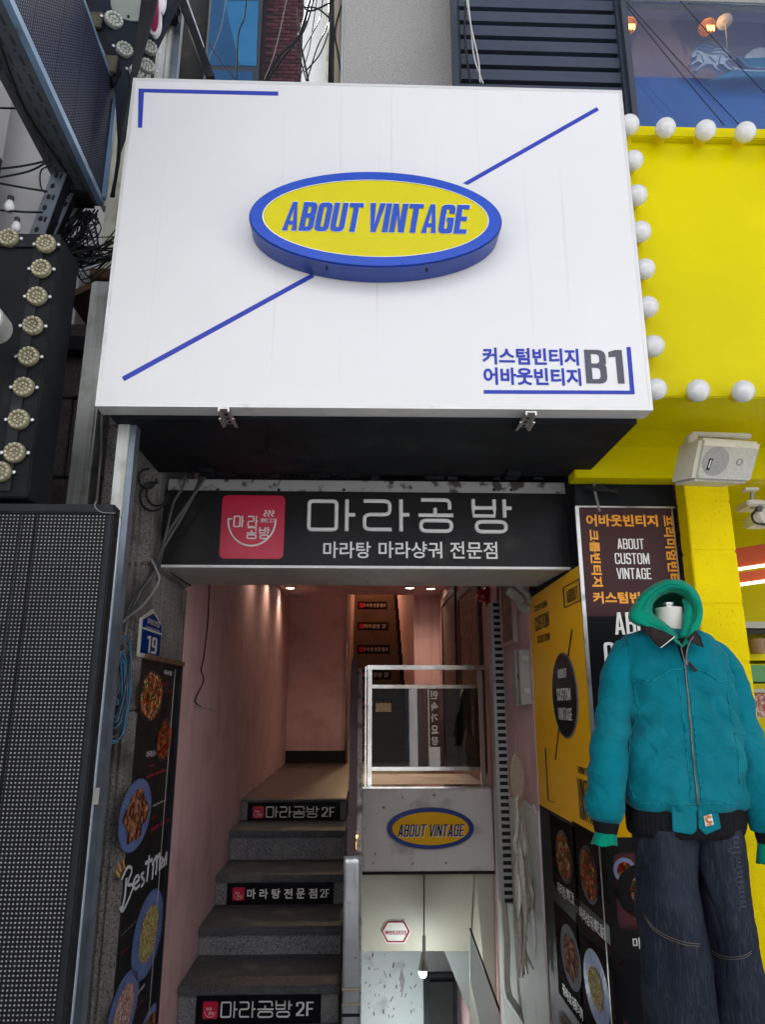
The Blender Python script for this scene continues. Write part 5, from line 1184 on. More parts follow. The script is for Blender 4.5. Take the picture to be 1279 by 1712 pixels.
# granite pier top centre
GP = thing('granite_pier', 'pale speckled granite faced pier above the white sign', 'wall', (.6, 3.3, 3))
gx0 = (P(575, 0, 3.3).x + P(573, 137, 3.3).x) / 2; gx1 = (P(757, 0, 3.3).x + P(759, 140, 3.3).x) / 2
MB().box(gx0, gx1, 3.3, 3.9, 3.3, 6.5).build('stone_face', 'light_granite', GP)
MB().box(gx0 - .012, gx0 - .001, 3.295, 3.9, 3.3, 6.5).build('edge_trim', 'aluminium', GP)
UW = thing('upper_wall', 'grey rendered upper wall behind the louvres and granite pier', 'wall', (1.8, 4.1, 3.3))
MB().box(gx0 + .02, X1f + .5, 3.95, 4.1, 3.3, 6.4).build('wall_body', 'building_white', UW)
for i, pp in enumerate(([(783, 0), (787, 40), (793, 95), (808, 140)], [(780, 0), (789, 50), (800, 100), (803, 138)], [(765, 2), (768, 70), (770, 138)], [(778, 2), (778, 70), (786, 138)])):
    wire('roof_wire', [P(x, y, LY - .08 - .01 * i) for x, y in pp], .004 if i < 2 else .006, 'cable_white' if i < 2 else 'cable_black', ['pale twisted wire hanging over the louvres', 'second pale wire hanging over the louvres', 'dark wire at the left edge of the louvres', 'dark wire just right of the louvre edge'][i], 'wires hanging at the louvre edge')

# ================================================================== BACK: brick building
BY = 10.5
BK = thing('brick_building', 'dark red brick building with blue curtained window above the white sign', 'building', (-2, BY, 0))
bx0 = P(300, 60, BY).x; bx1 = P(506, 60, BY).x; bz0 = P(400, 150, BY).z - .3; bz1 = P(400, -10, BY).z + .2
MB().box(bx0 - 1, bx1, BY + .014, BY + 1.5, 0, bz1 + .3).build('wall', 'mortar', BK)
bw = .215; bh = .068; pitch_z = .083; me0 = {}
wl, wr = P(343, 60, BY).x, P(432, 60, BY).x; wz_b = P(390, 128, BY).z - .4; wz_t = P(390, -2, BY).z + .3
nb = 0; z = P(400, 140, BY).z; row = 0
vis_l = P(318, 60, BY).x
while z < bz1:
    x = vis_l - (.11 if row % 2 else 0)
    while x < bx1 - .05:
        x2 = min(x + bw, bx1)
        if not (x2 > wl - .06 and x < wr + .06):
            m = 'brick_red' if random.random() < .75 else 'brick_dark'
            if m not in me0:
                me0[m] = MB().box(0, bw, 0, .07, 0, bh).build('brick', m, None, bevel=.004); o = me0[m]
            else: o = link(me0[m].copy())
            o.parent = BK; o.location = Vector((x, BY + random.uniform(-.008, .004), z)) - ORG[BK.name]; o.scale.x = (x2 - x) / bw
            nb += 1
        x += bw + .013
    z += pitch_z; row += 1
print('bricks', nb)
wn = MB().box(wl - .05, wr + .05, BY - .02, BY + .05, wz_b, wz_t).build('window', 'window_frame', BK)
zsill = P(390, 116, BY).z
MB().box(wl + .03, wr - .06, BY - .028, BY - .021, zsill + .05, P(390, 2, BY).z).build('pane', 'blue_glass', wn)
MB().box(wl + .03, wr - .06, BY - .028, BY - .021, wz_b, zsill - .06).build('pane', 'blue_glass', wn)
MB().slab([P(375, 2, BY - .031), P(432, 2, BY - .031), P(428, 110, BY - .031), P(400, 108, BY - .031)], (0, .002, 0)).build('curtain', 'blue_curtain', wn)
# bright white far wall
WW = thing('white_tower', 'sunlit white rendered wall seen between brick building and pipes', 'building', (-.6, 7, 3))
MB().box(P(506, 60, 7.5).x, P(549, 60, 7.5).x + .05, 7.5, 9.5, 3, P(520, -30, 7.5).z).build('wall', 'bright_wall', WW)
MB().box(P(546, 60, 7.3).x, P(575, 60, 7.3).x + .2, 7.3, 7.45, 3, P(520, -30, 7.3).z).build('side_wall', 'old_enamel', WW)
for px, r, m in ((556, .03, 'cable_black'), (563, .035, 'tape_tan'), (570, .02, 'dark_metal')):
    tag(MB().tube([P(px, -20, 3.6), P(px + 1, 70, 3.6), P(px, 150, 3.6)], r, 10).build('riser_pipe', m, smooth=True), {'cable_black': 'black cable riser beside', 'tape_tan': 'tan ribbed pipe beside', 'dark_metal': 'thin dark pipe beside'}[m] + ' the granite pier', 'pipe', 'pipes beside the granite pier')
random.seed(11)
cab = [([(500, -5), (515, 18), (545, 8), (565, -5)], .010), ([(520, -5), (500, 60), (470, 90), (440, 135)], .020), ([(525, -5), (508, 50), (475, 95), (447, 135)], .013), ([(412, -5), (408, 30), (398, 60), (395, 138)], .010),
       ([(378, -5), (368, 50), (350, 95), (333, 132)], .005), ([(480, -5), (466, 60), (455, 100), (441, 134)], .005), ([(553, -5), (548, 40), (530, 80), (513, 135)], .008), ([(498, 15), (500, 60), (508, 100), (515, 135)], .012),
       ([(540, -5), (535, 30), (520, 60), (505, 90), (500, 130)], .007), ([(560, 10), (550, 50), (535, 90), (510, 120)], .009), ([(508, 12), (530, 14), (550, 30), (556, 40)], .009), ([(575, -5), (560, 50), (565, 90), (572, 135)], .009),
       ([(333, 45), (350, 75), (370, 105), (392, 132)], .006), ([(503, 40), (496, 80), (505, 110), (512, 135)], .008), ([(530, -5), (522, 50), (515, 90), (498, 138)], .006)]
nm = ['looping black cable at the top by the white wall', 'thick black cable slanting down the brick wall', 'second thick cable slanting beside the thick black one', 'black cable hanging over the blue curtained window', 'pale wire slanting left of the blue curtained window', 'pale wire slanting across the brick wall', 'black cable crossing the white wall low', 'bundle cable along the brick wall corner', 'thin cable on the bright white wall', 'cable crossing from the tan pipe to the white wall', 'short looped cable between white wall and tan pipe', 'black cable hugging the granite pier', 'twisted wire crossing the lower curtained window', 'cable bulging at the brick corner', 'thin cable dropping to the sign top']
for i, (pp, r) in enumerate(cab):
    m = 'cable_grey' if i in (4, 5) else 'cable_black'
    wire('overhead_cable', [P(x, y, 3.5 + .06 * (i % 5)) for x, y in pp], r * .55, m, nm[i], 'overhead cables above the white sign')

# ================================================================== LEFT SIDE
# white and brown neighbour wall receding at left
NX = -2.0
NB = thing('neighbour_building', 'white rendered building with dark brown lower band behind the left signs', 'building', (NX, 4, GZ))
zband = PX(40, 325, NX).z
MB().box(NX - 1, NX, 1.0, 3.4, zband, zband + 4).build('white_wall', 'building_white', NB)
MB().box(NX - 1, NX + .001, 1.0, 3.4, GZ, zband - .001).build('brown_wall', 'building_brown', NB)
MB().box(-2.8, P(187, 300, 3.9).x, 3.88, 3.95, P(150, 480, 3.9).z, P(150, 480, 3.9).z + 3).build('end_wall', 'building_white', NB)
tag(NB, None)
# round white lamp can at the very left
r = thing('round_lightbox', 'white round drum lightbox at the left edge beside black cabinet', 'sign', P(-5, 530, 1.9))
c = P(-26, 530, 1.95)
MB().lathe(c, (.15, -1, -.1), [(.05, -.09), (.05, .0)], 30).build('drum', 'box_grey', r, smooth=False)
MB().lathe(c + Vector((0, -.002, 0)), (.15, -1, -.1), [(.046, 0), (.044, .004)], 30).build('face', 'letter_white', r)
# marquee cabinet
KC = 2.15
pc = [P(-30, 388, KC), P(96, 398, KC), P(50, 833, KC), P(-60, 826, KC)]
xR = (pc[1].x + pc[2].x) / 2; xL = -1.75; zT = P(50, 394, KC).z; zB = P(20, 832, KC).z
MQ = thing('marquee_cabinet', 'black marquee sign cabinet edged with cream jewel lamps at left', 'sign', (xR - .2, KC, zB))
MB().box(xL, xR, KC, KC + .16, zB, zT).build('cabinet', 'black_cladding', MQ, bevel=.004)
MB().box(xR - .085, xR - .05, KC - .007, KC - .0005, zB + .02, zT - .02).build('lamp_strip', 'dark_metal', MQ)
MB().box(xL, xR, KC - .010, KC - .0005, zT - .05, zT).build('top_strip', 'dark_metal', MQ)
MB().slab([P(48, 785, KC + .17), P(56, 786, KC + .17), P(50, 838, KC + .17), P(38, 838, KC + .17)], (0, .03, 0)).build('bracket', 'rust', MQ)
def jewel_mesh(c, nrm, r, m, parent, name='marquee_lamp'):
    c = Vector(c); n_ = Vector(nrm).normalized(); u = n_.orthogonal().normalized()
    u = (Vector((0, 0, 1)) - n_ * n_.z).normalized(); w_ = n_.cross(u)
    L_ = MB().lathe(c, n_, [(r, 0), (r, r * .25), (r * .92, r * .42), (r * .6, r * .45), (r * .5, r * .30), (r * .25, r * .28), (r * .01, r * .45)], 22).build(name, 'jewel_base' if m == 'jewel' else 'disc_grey', parent, smooth=False)
    mb = MB()
    for k in range(12):
        t = k * math.pi / 6; mb.ball(c + n_ * r * .42 + (u * math.cos(t) + w_ * math.sin(t)) * r * .77, r * .17, 8, 6)
    for k in range(6):
        t = k * math.pi / 3; mb.ball(c + n_ * r * .34 + (u * math.cos(t) + w_ * math.sin(t)) * r * .33, r * .14, 7, 5)
    mb.build('jewel', m, L_, smooth=True)['kind'] = 'stuff'
    mb = MB()
    for sgn in (1, -1):
        e = c + w_ * sgn * r * 1.22 + n_ * .002; mb.lathe(e, n_, [(r * .17, 0), (r * .17, .004), (r * .08, .005)], 10)
    mb.build('ear', 'aluminium', L_)
    return L_
jr = (P(88, 452, KC).x - P(54, 452, KC).x) / 2
for px, py in ((17, 402), (79, 412), (71, 453), (64, 499), (57, 548), (50, 599), (42, 650), (34, 704), (27, 759), (3, 791), (-40, 400)):
    p = P(px, py, KC); jewel_mesh((p.x, KC - .008, p.z), (0, -1, 0), jr, 'jewel', MQ)
# lower LED screen
LY_ = 2.05
LS = thing('led_screen', 'large dark LED display panel with dotted grid at lower left', 'screen', (-1.2, LY_, GZ))
ltop = P(90, 842, LY_).z; lxr = (P(190, 845, LY_).x + P(118, 1600, LY_).x) / 2
ix = (P(171, 862, LY_).x + P(95, 1600, LY_).x) / 2 + .01; it = P(90, 858, LY_).z; lxl = -2.2
MB().box(lxl, ix, LY_ + .01, LY_ + .03, GZ + .02, it).build('display', 'led_grid_front', LS)
MB().box(lxl, lxr, LY_, LY_ + .03, it + .001, ltop).build('frame_top', 'dark_metal', LS, bevel=.004)
MB().box(ix + .001, lxr, LY_, LY_ + .03, GZ, it).build('frame_side', 'dark_metal', LS, bevel=.004)
MB().box(lxl, lxr - .002, LY_ + .0305, LY_ + .055, GZ, ltop - .004).build('cabinet', 'black_paint', LS)
mbx = ix
k = 0
while mbx > lxl + .02:
    MB().box(mbx - .0012, mbx + .0012, LY_ + .008, LY_ + .0115, GZ + .02, it - .002).build('module_seam', 'slot_black', LS); mbx -= .2475
wire('tie_wire', [P(160, 838, LY_ - .01), P(158, 846, LY_ - .012), P(168, 856, LY_ - .012), P(192, 858, LY_ - .01)], .0016, 'cable_grey', 'pale wire tie knotted round the top corner of lower screen')
# painted steel post
PYp = 2.45
px_ = (P(197, 860, PYp).x + P(128, 1600, PYp).x) / 2
PO = thing('steel_post', 'tall pale blue grey steel post between the LED screen and stone pillar', 'post', (px_, PYp, GZ))
ptop = P(206, 722, PYp).z
MB().box(px_ - .045, px_ + .006, PYp, PYp + .05, GZ, P(190, 865, PYp).z).build('post_lower', 'painted_post', PO, bevel=.003)
MB().box(px_ - .036, px_ + .006, PYp + .004, PYp + .05, P(190, 865, PYp).z + .001, KZ + .3).build('post_upper', 'galvanised', PO, bevel=.003)
MB().box(px_ + .007, px_ + .028, PYp + .01, PYp + .06, GZ, KZ + .3).build('shaded_side', 'galv_blue', PO)  # right side face of the post, its shade painted as a darker strip
for (a_, b_, c_, d_, m) in ((153, 1317, 166, 1345, 'paper_white'), (140, 1375, 150, 1382, 'letter_red'), (146, 1350, 150, 1362, 'cable_black')):
    q0, q1 = P(a_, d_, PYp - .002), P(c_, b_, PYp - .002); MB().box(q0.x, q1.x, PYp - .002, PYp - .001, q0.z, q1.z).build('sticker', m, PO)
# silver square downpipes
DY = 3.1
dx = [(P(152, 480, DY).x + P(107, 835, DY).x) / 2, (P(185, 480, DY).x + P(143, 835, DY).x) / 2]
DP = thing('downpipe', 'square silver downpipe with rusty collar behind the marquee cabinet', 'pipe', (sum(dx) / 2, DY, 1))
zc1 = P(170, 468, DY).z
MB().box(dx[0], dx[1], DY, DY + .11, GZ, zc1).build('lower_pipe', 'galvanised', DP, bevel=.010)
MB().box(dx[0] + .02, dx[1] + .05, DY + .01, DY + .12, zc1 + .06, 6).build('upper_pipe', 'old_enamel', DP, bevel=.010)
MB().box(dx[0] - .01, dx[1] + .06, DY - .01, DY + .13, zc1, zc1 + .06).build('collar', 'rust', DP, bevel=.006)
MB().slab([P(135, 478, DY + .02), P(178, 462, DY + .02), P(178, 470, DY + .02), P(112, 500, DY + .02), P(112, 492, DY + .02)], (0, .3, .0)).build('flashing', 'rust', DP)
tag(MB().tube([P(170, 693, DY - .1), P(168, 760, DY - .1), P(160, 842, DY - .1)], .006, 6).build('thin_conduit', 'cable_grey', smooth=True), 'thin grey conduit just right of the square silver downpipe', 'pipe')
# upper LED display (projecting, seen from below)
X0 = P(170, 345, 2.7).x; Zb = P(170, 345, 2.7).z; Zt = P(193, 155, 2.7).z
dirv = Vector((math.sin(R(-2.2)), math.cos(R(-2.2)), 0)); far = Vector((X0, 2.7, 0)); near = far - dirv * 2.0
side = Vector((-.15, -.006, 0)); up = Vector((0, 0, 1))
UL = thing('projecting_led_sign', 'dark projecting LED sign seen from below with sky-blue sheen coloured on frame edge', 'screen', (X0, 2.7, Zb))
def zz_(p, z): return Vector((p.x, p.y, z))
MB().slab([zz_(near, Zb + .03), zz_(far, Zb + .03), zz_(far, Zt), zz_(near, Zt)], side * .2).build('display', 'led_grid_blue', UL)
MB().slab([zz_(near + side * .2, Zb + .012), zz_(far + side * .2, Zb + .012), zz_(far + side * .2, Zt), zz_(near + side * .2, Zt)], side * .8).build('cabinet', 'black_paint', UL)
MB().slab([zz_(near + side * .12, Zb), zz_(far + side * .12, Zb), zz_(far + side, Zb), zz_(near + side, Zb)], (0, 0, .011)).build('bottom_panel', 'led_bottom', UL)
MB().slab([zz_(near - side * .05, Zb + .0), zz_(far - side * .05, Zb), zz_(far - side * .05, Zb + .029), zz_(near - side * .05, Zb + .029)], side * .16).build('frame_edge', 'sky_sheen_blue', UL)
MB().slab([zz_(far - dirv * .02 - side * .1, Zb + .03), zz_(far + dirv * .001 - side * .1, Zb + .03), zz_(far + dirv * .001 - side * .1, Zt - .05), zz_(far - dirv * .02 - side * .1, Zt - .05)], side * .1).build('frame_edge', 'sky_sheen_blue', UL)
MB().slab([zz_(near - side * .02, Zt), zz_(far - side * .02, Zt), zz_(far + side, Zt), zz_(near + side, Zt)], (0, 0, .02)).build('frame_top', 'sky_sheen_blue', UL)
mb = MB()
for k in range(24):
    for j in range(3):
        p = near + dirv * (.2 + k * .075) + side * (.28 + j * .25); mb.bar(zz_(p, Zb - .0015), zz_(p + dirv * .04, Zb - .0015), .009, .002)
        q_ = p + dirv * .055 + side * .06; mb.bar(zz_(q_, Zb - .0015), zz_(q_ + dirv * .006, Zb - .0015), .006, .002)
o = mb.build('slot', 'slot_dim', UL); o['kind'] = 'stuff'
MB().tube(spline([zz_(near + dirv * (.5 + .16 * i) + side * (.62 + .12 * math.sin(i * 1.3)), Zb - .008) for i in range(9)], 6), .004, 6).build('lead', 'cable_black', UL, smooth=True)
c = near + side * 1.15 + dirv * 1.22
MB().box(c.x - .18, c.x + .05, c.y - .08, c.y + .08, Zb - .03, Zb + .1).build('bracket', 'black_paint', UL, bevel=.01)
MB().slab([zz_(far + side * .2, Zb - .002), zz_(far + side * 1.0, Zb - .002), zz_(far + side * 1.0 - dirv * .1, Zb - .002), zz_(far + side * .2 - dirv * .1, Zb - .002)], (0, 0, -.012)).build('end_cap', 'black_paint', UL)
# perforated angle brackets
def perf(name, a, b, w, label, normal=(0, -1, 0)):
    a = Vector(a); b = Vector(b); d = (b - a).normalized(); x = d.cross(Vector(normal)).normalized()
    r = thing(name, label, 'bracket', a); L_ = (b - a).length
    MB().slab([a - x * w / 2, a + x * w / 2, b + x * w / 2, b - x * w / 2], Vector(normal) * -.004).build('strip', 'galv_blue', r)
    MB().slab([a + x * w / 2, a + x * w / 2 - Vector(normal) * w * .8, b + x * w / 2 - Vector(normal) * w * .8, b + x * w / 2], x * .004).build('flange', 'dark_metal', r)
    mb = MB(); n = int(L_ / .045)
    for k in range(n):
        p = a + d * (L_ * (k + .5) / n) + Vector(normal) * .0015
        if k % 2: mb.bar(p + x * w * .2 - d * .012, p + x * w * .2 + d * .012, .008, .002, up=normal)
        mb.slab([p - x * w * .12 + (d * math.cos(t) * 1.4 + x * math.sin(t)) * .009 for t in [i * math.pi / 5 for i in range(10)]], Vector(normal) * -.001)
    mb.build('hole', 'slot_black', r)['kind'] = 'stuff'
perf('slotted_angle', P(60, 394, 2.5), P(100, 285, 2.5), .06, 'blue grey slotted steel angle leaning behind black marquee cabinet')
perf('slotted_angle', P(80, 400, 2.6), P(125, 300, 2.6), .04, 'darker slotted angle right beside the leaning one')
perf('slotted_angle', P(88, 398, 2.7), P(142, 320, 2.7), .035, 'third short slotted angle behind the cable tangle')
# cable tangle: too many strands to count
random.seed(21)
CT = MB()
for k in range(40):
    a_ = (random.uniform(132, 165), random.uniform(350, 360)); m_ = (random.uniform(100, 170), random.uniform(366, 425)); m2 = (random.uniform(85, 165), random.uniform(380, 445)); b_ = (random.uniform(72, 120), random.uniform(400, 452))
    if k % 3 == 0: b_ = (random.uniform(190, 205), random.uniform(390, 440))
    CT.tube(spline([P(*a_, 2.68), P(*m_, 2.72 + random.uniform(-.08, .08)), P(*m2, 2.7 + random.uniform(-.1, .1)), P(*b_, 2.62)], 6), random.uniform(.0018, .0042), 6)
for k in range(14):
    a_ = (random.uniform(85, 110), random.uniform(418, 450)); m_ = (random.uniform(130, 165), random.uniform(430, 478)); b_ = (random.uniform(200, 210), random.uniform(370, 440))
    CT.tube(spline([P(*a_, 2.62), P((a_[0] + m_[0]) / 2, random.uniform(395, 450), 2.66), P(*m_, 2.8), P(*b_, 2.9)], 6), random.uniform(.002, .004), 6)
tag(CT.build('cable_tangle', 'cable_black', smooth=True), 'dense tangle of thin black cables below the projecting LED sign', None, None, 'stuff')
CT = MB()
for k in range(10):
    CT.tube(spline([P(238 + k * 3, -10, 2.5), P(225 + k * 1.5, 90, 2.5), P(205 + random.uniform(-3, 3), 200, 2.5), P(197 + random.uniform(-3, 2), 270, 2.52), P(186 + random.uniform(-4, 4), 330, 2.6)], 6), random.uniform(.003, .006), 6)
tag(CT.build('cable_bundle', 'cable_black', smooth=True), 'bundle of black cables running down the left edge of the white sign', None, None, 'stuff')
r = MB().box(P(160, 390, 2.75).x, P(176, 390, 2.75).x, 2.72, 2.78, P(168, 398, 2.75).z, P(168, 388, 2.75).z)
for i, (a_, b_, m_) in enumerate((((0, 284), (80, 268), (40, 277)), ((0, 300), (80, 270), (45, 287)), ((0, 303), (78, 320), (40, 314)), ((0, 350), (70, 355), (35, 354)), ((0, 180), (30, 181), (15, 181)))):
    wire('string_light_cable', [P(a_[0] - 20, a_[1], 2.3), P(*m_, 2.3), P(*b_, 2.35)], .004, 'cable_black', ['top', 'second', 'bulb carrying', 'lowest', 'uppermost short'][i] + ' cable strung in front of the white neighbour wall', 'cables strung before the neighbour wall')
wire('loop_cable', [P(86, 276, 2.4), P(68, 285, 2.4), P(67, 310, 2.4), P(74, 322, 2.4)], .003, 'cable_black', 'looping thin cable against the white neighbour wall')
def strbulb(px, py, s):
    c = P(px, py, 2.3); r = thing('string_bulb', 'white bulb in a dark socket hanging at left, ' + ('upper' if py < 360 else 'lower') + ' of two', 'bulb', c, 'string bulbs at left')
    MB().lathe(c, (0, 0, 1), [(.001, -.034 * s), (.018 * s, -.030 * s), (.029 * s, -.012 * s), (.030 * s, .0), (.022 * s, .028 * s), (.016 * s, .038 * s)], 18).build('glass', 'bulb_white', r, smooth=True)
    MB().lathe(c, (0, 0, 1), [(.018 * s, .036 * s), (.018 * s, .065 * s), (.008 * s, .075 * s)], 14).build('socket', 'socket_black', r)
strbulb(15, 346, .66); strbulb(26, 380, .58)
# projecting black sign with white jewels, letter and plate
QX = -.98
QS = thing('projecting_black_sign', 'black projecting sign with pale jewel lamps and grey disc above left', 'sign', (QX, 2.9, 3.8))
f = lambda px, py: P(px, py, 2.62)
MB().slab([f(128, -20), f(300, -20), f(262, 60), f(226, 133), f(205, 215), f(196, 240), f(191, 150)], (0, .05, 0)).build('board', 'board_dark', QS)
MB().slab([f(134, -5), f(150, -5), f(203, 120), f(192, 145)], (0, -.012, 0)).build('channel', 'black_paint', QS)
MB().slab([f(133, -5), f(136, -5), f(190, 128), f(187, 130)], (0, -.02, 0)).build('rim', 'sky_sheen_blue', QS)
for a_, b_ in (((157, 40), 25), ((182, 113), 20)):
    c = f(*a_); MB().box(c.x - .04, c.x + .045, 2.59, 2.60, c.z - .055, c.z + .04).build('plate', 'rust_olive', QS, bevel=.004)
MB().lathe(f(228, 5) + Vector((0, -.002, 0)), (0, -1, 0), [(.115, 0), (.115, .008), (.10, .012)], 40).build('disc', 'disc_grey', QS, smooth=False)
MB().cyl(f(216, 33) + Vector((0, -.014, 0)), f(216, 33) + Vector((0, -.02, 0)), .006, 10).build('bolt', 'slot_black', QS)
for px, py, s in ((190, 38, 1), (208, 87, .9), (249, 83, .85), (245, 114, .85), (228, 124, .8), (157, 35, .0)):
    if s: p = f(px, py); jewel_mesh((p.x, 2.615, p.z), (.55, -1, 0), .043 * s, 'jewel_white', QS)
NL = thing('letter_sign', 'magenta letter with white outline at the top behind the cables', 'sign', P(258, 40, 2.57))
lp = [(243, -10), (243, 28), (247, 45), (255, 58), (262, 56), (268, 40), (268, -10)]
MB().slab([P(x, y, 2.56) for x, y in spline([(a_, b_, 0) for a_, b_ in lp], 5) and [(v.x, v.y) for v in spline([(a_, b_, 0) for a_, b_ in lp], 5)]], (0, .02, 0)).build('outline', 'neon_white', NL)
lp2 = [(247, -10), (247, 26), (251, 42), (256, 51), (261, 47), (264, 34), (264, -10)]
MB().slab([P(v.x, v.y, 2.552) for v in spline([(a_, b_, 0) for a_, b_ in lp2], 5)], (0, .006, 0)).build('letter', 'neon_magenta', NL)
MB().slab([P(x, y, 2.562) for x, y in ((268, -10), (278, -10), (276, 12), (272, 22), (268, 20))], (0, .01, 0)).build('letter', 'neon_white', NL)
# steel uprights behind the top left
UPS = thing('steel_upright', 'silver steel channel upright above the left end of white sign', 'post', P(275, 130, 3.0))
for (a_, b_, m, Y) in ((263, 280, 'galvanised', 3.05), (280, 286, 'galvanised', 3.03), (286, 300, 'galv_blue', 3.06), (300, 345, 'black_paint', 3.3)):
    p0 = P(a_, 60, Y); p1 = P(b_, 60, Y); MB().box(p0.x, p1.x, Y, Y + .05, 2.9, 6).build('channel', m, UPS, bevel=.004)
MB().box(P(268, 25, 3.0).x, P(300, 25, 3.0).x, 2.95, 3.02, P(280, 40, 3.0).z, P(280, 14, 3.0).z).build('clamp', 'black_paint', UPS, bevel=.01)
mb = MB().bar(P(300, -10, 3.0), P(353, 135, 3.0), .05, .04); mb.build('brace', 'black_paint', UPS)
mb = MB().bar(P(312, 0, 2.99), P(340, 80, 2.99), .012, .01); mb.build('brace', 'painted_post', UPS)
MB().slab([P(180, 200, 3.2), P(190, 200, 3.2), P(182, 345, 3.2), P(172, 345, 3.2)], (0, .02, 0)).build('pale_strip', 'old_enamel', UPS)
wall_s = MB().box(P(172, 300, 3.5).x, P(205, 300, 3.5).x, 3.5, 3.55, P(180, 345, 3.5).z, P(180, 190, 3.5).z)
tag(wall_s.build('pale_panel', 'old_enamel'), 'pale yellowish wall panel glimpsed left of the white sign', 'panel')
# cables in front of the restaurant sign
cb = [([(338, 792), (322, 830), (300, 870), (276, 910), (262, 940), (235, 990), (215, 1025), (195, 1048)], .0075, 3.1), ([(344, 795), (325, 825), (295, 868), (278, 895), (270, 912), (255, 960), (225, 1000), (200, 1050)], .007, 3.09), ([(310, 795), (305, 815), (290, 840), (280, 880), (274, 905), (268, 935), (262, 970)], .006, 3.08), ([(252, 935), (262, 955), (264, 975), (240, 1010), (215, 1030), (198, 1048)], .0055, 2.98)]
lb = ['grey cable slanting across left end of the restaurant sign', 'second cable running beside it across the restaurant sign', 'cable dropping from housing at left end of restaurant sign', 'pale cable curving below the restaurant sign onto the pillar']
for i, (pp, r_, Y) in enumerate(cb): wire('sign_cable', [P(x, y, min(Y, 3.0) if y > 950 else Y) for x, y in pp], r_, 'cable_dark_grey' if i < 3 else 'cable_grey', lb[i], 'cables at the restaurant sign')
for k, (cx_, cy_, r1) in enumerate(((255, 830, 22), (262, 826, 18), (246, 800, 15))):
    wire('cable_loop', [P(cx_ + r1 * math.cos(t), cy_ + r1 * 1.1 * math.sin(t), 3.0) for t in [i * 2 * math.pi / 9 for i in range(8)]], .005, 'cable_black', ['largest coil of black cable left of restaurant sign', 'inner coil of black cable left of restaurant sign', 'upper small coil of cable under black housing'][k], 'cable coils left of the restaurant sign')
wire('drop_cable', [P(996, 788, 3.0), P(994, 815, 3.0), P(999, 838, 2.98), P(1003, 855, 2.98)], .006, 'cable_grey', 'short grey cable end hanging above the brown banner panel')
for k in range(4):
    wire('banner_top_cable', [P(975 + k * 4, 812 + k * 3, 3.0), P(990 + k * 5, 815 + random.uniform(-4, 5), 2.99), P(1012 + k * 3, 820, 2.99), P(1035, 818 + k * 2, 3.0)], .005, 'cable_black', ['topmost', 'second', 'third', 'lowest'][k] + ' short black cable lying above the brown banner panel', 'short cables above the brown banner panel')
# blue cable coil on the pillar
random.seed(5)
CC_ = [[], []]
for k in range(12):
    rr = random.uniform(.045, .085); c = P(200 + random.uniform(-3, 3), 1130, 2.97); ph = random.uniform(0, 6)
    CC_[0 if k % 3 else 1] += [c + Vector((rr * .55 * math.cos(t + ph), -.01 + .012 * math.sin(t * 3 + k), rr * 2.0 * math.sin(t + ph) - .008 * k)) for t in [i * 2 * math.pi / 10 for i in range(10)]]
tag(MB().tube(spline(CC_[0], 5), .0042, 6).build('coiled_cable', 'cable_blue', smooth=True), 'loose coil of thin blue cable hung on the stone pillar', 'cable')
tag(MB().tube(spline(CC_[1], 5), .004, 6).build('coiled_cable', 'cable_dark_grey', smooth=True), 'dark grey cable loops inside the blue coil on the stone pillar', 'cable')

# ================================================================== ACROSS THE STREET (seen only in reflections)
OB = thing('opposite_building', 'plain shop building across the street reflected in glass', 'building', (0, -6.2, GZ))
MB().box(-12, 12, -7, -6.2, GZ, 8.5).build('wall', 'sunlit_render', OB)
for k in range(6):
    x = -7.9 + k * 2.7; w_ = MB().box(x, x + 2.5, -6.2, -6.15, GZ + .06, 2.7).build('shopfront', 'window_frame', OB); MB().box(x + .1, x + 2.4, -6.149, -6.14, .2, 2.6).build('pane', 'shopfront_dark', w_)
    for q_ in range(3): MB().box(x + .25 + q_ * .75, x + .6 + q_ * .75, -6.13, -6.12, .9 + .2 * q_, 1.5 + .3 * (q_ % 2)).build('poster', ['orange_trim', 'poster_tan', 'paper_white', 'brick_red', 'poster_tan'][(k + q_) % 5], w_)
    w_ = MB().box(x, x + 1.5, -6.2, -6.15, 3.4, 5).build('window', 'window_frame', OB); MB().box(x + .1, x + 1.4, -6.149, -6.14, 3.5, 4.9).build('pane', 'blue_glass', w_)
YV = 2 * RY + 5.5
def mirror(v): return v - GN * (2 * (v - Vector((GC.x, GC.y, v.z))).dot(GN))
m0 = mirror(P(719, 1248, YV)); m1 = mirror(P(734, 1152, YV)); YS = (m0.y + m1.y) / 2
vx0, vx1 = sorted((m0.x, m1.x)); vz0, vz1 = m0.z, m1.z
VS = thing('vertical_sign', 'black vertical sign with white Korean letters across the street', 'sign', (vx0, YS, vz0))
MB().box(vx0, vx1, YS - .06, YS - .001, vz0, vz1).build('board', 'banner_black', VS)
h = (vz1 - vz0) / 5; mb = MB()
for k, ch in enumerate('민속가요장'):
    v, fc = cjk(ch, .03); zt3 = vz1 - k * h
    mb.add([(vx0 + .03 + (1 - x) * (vx1 - vx0 - .06), YS + .002, zt3 - h * .9 + y * h * .75) for x, y in v], fc)
mb.build('lettering', 'bulb_white', VS)
MB().box(vx0 - .03, vx0 - .001, YS - .06, YS + .01, vz0 - 1.2, vz1 + .3).build('post', 'bulb_white', VS)
MB().box(vx0, vx1, YS - .05, YS, vz0 - 1.2, vz0 - .01).build('base', 'paper_white', VS)
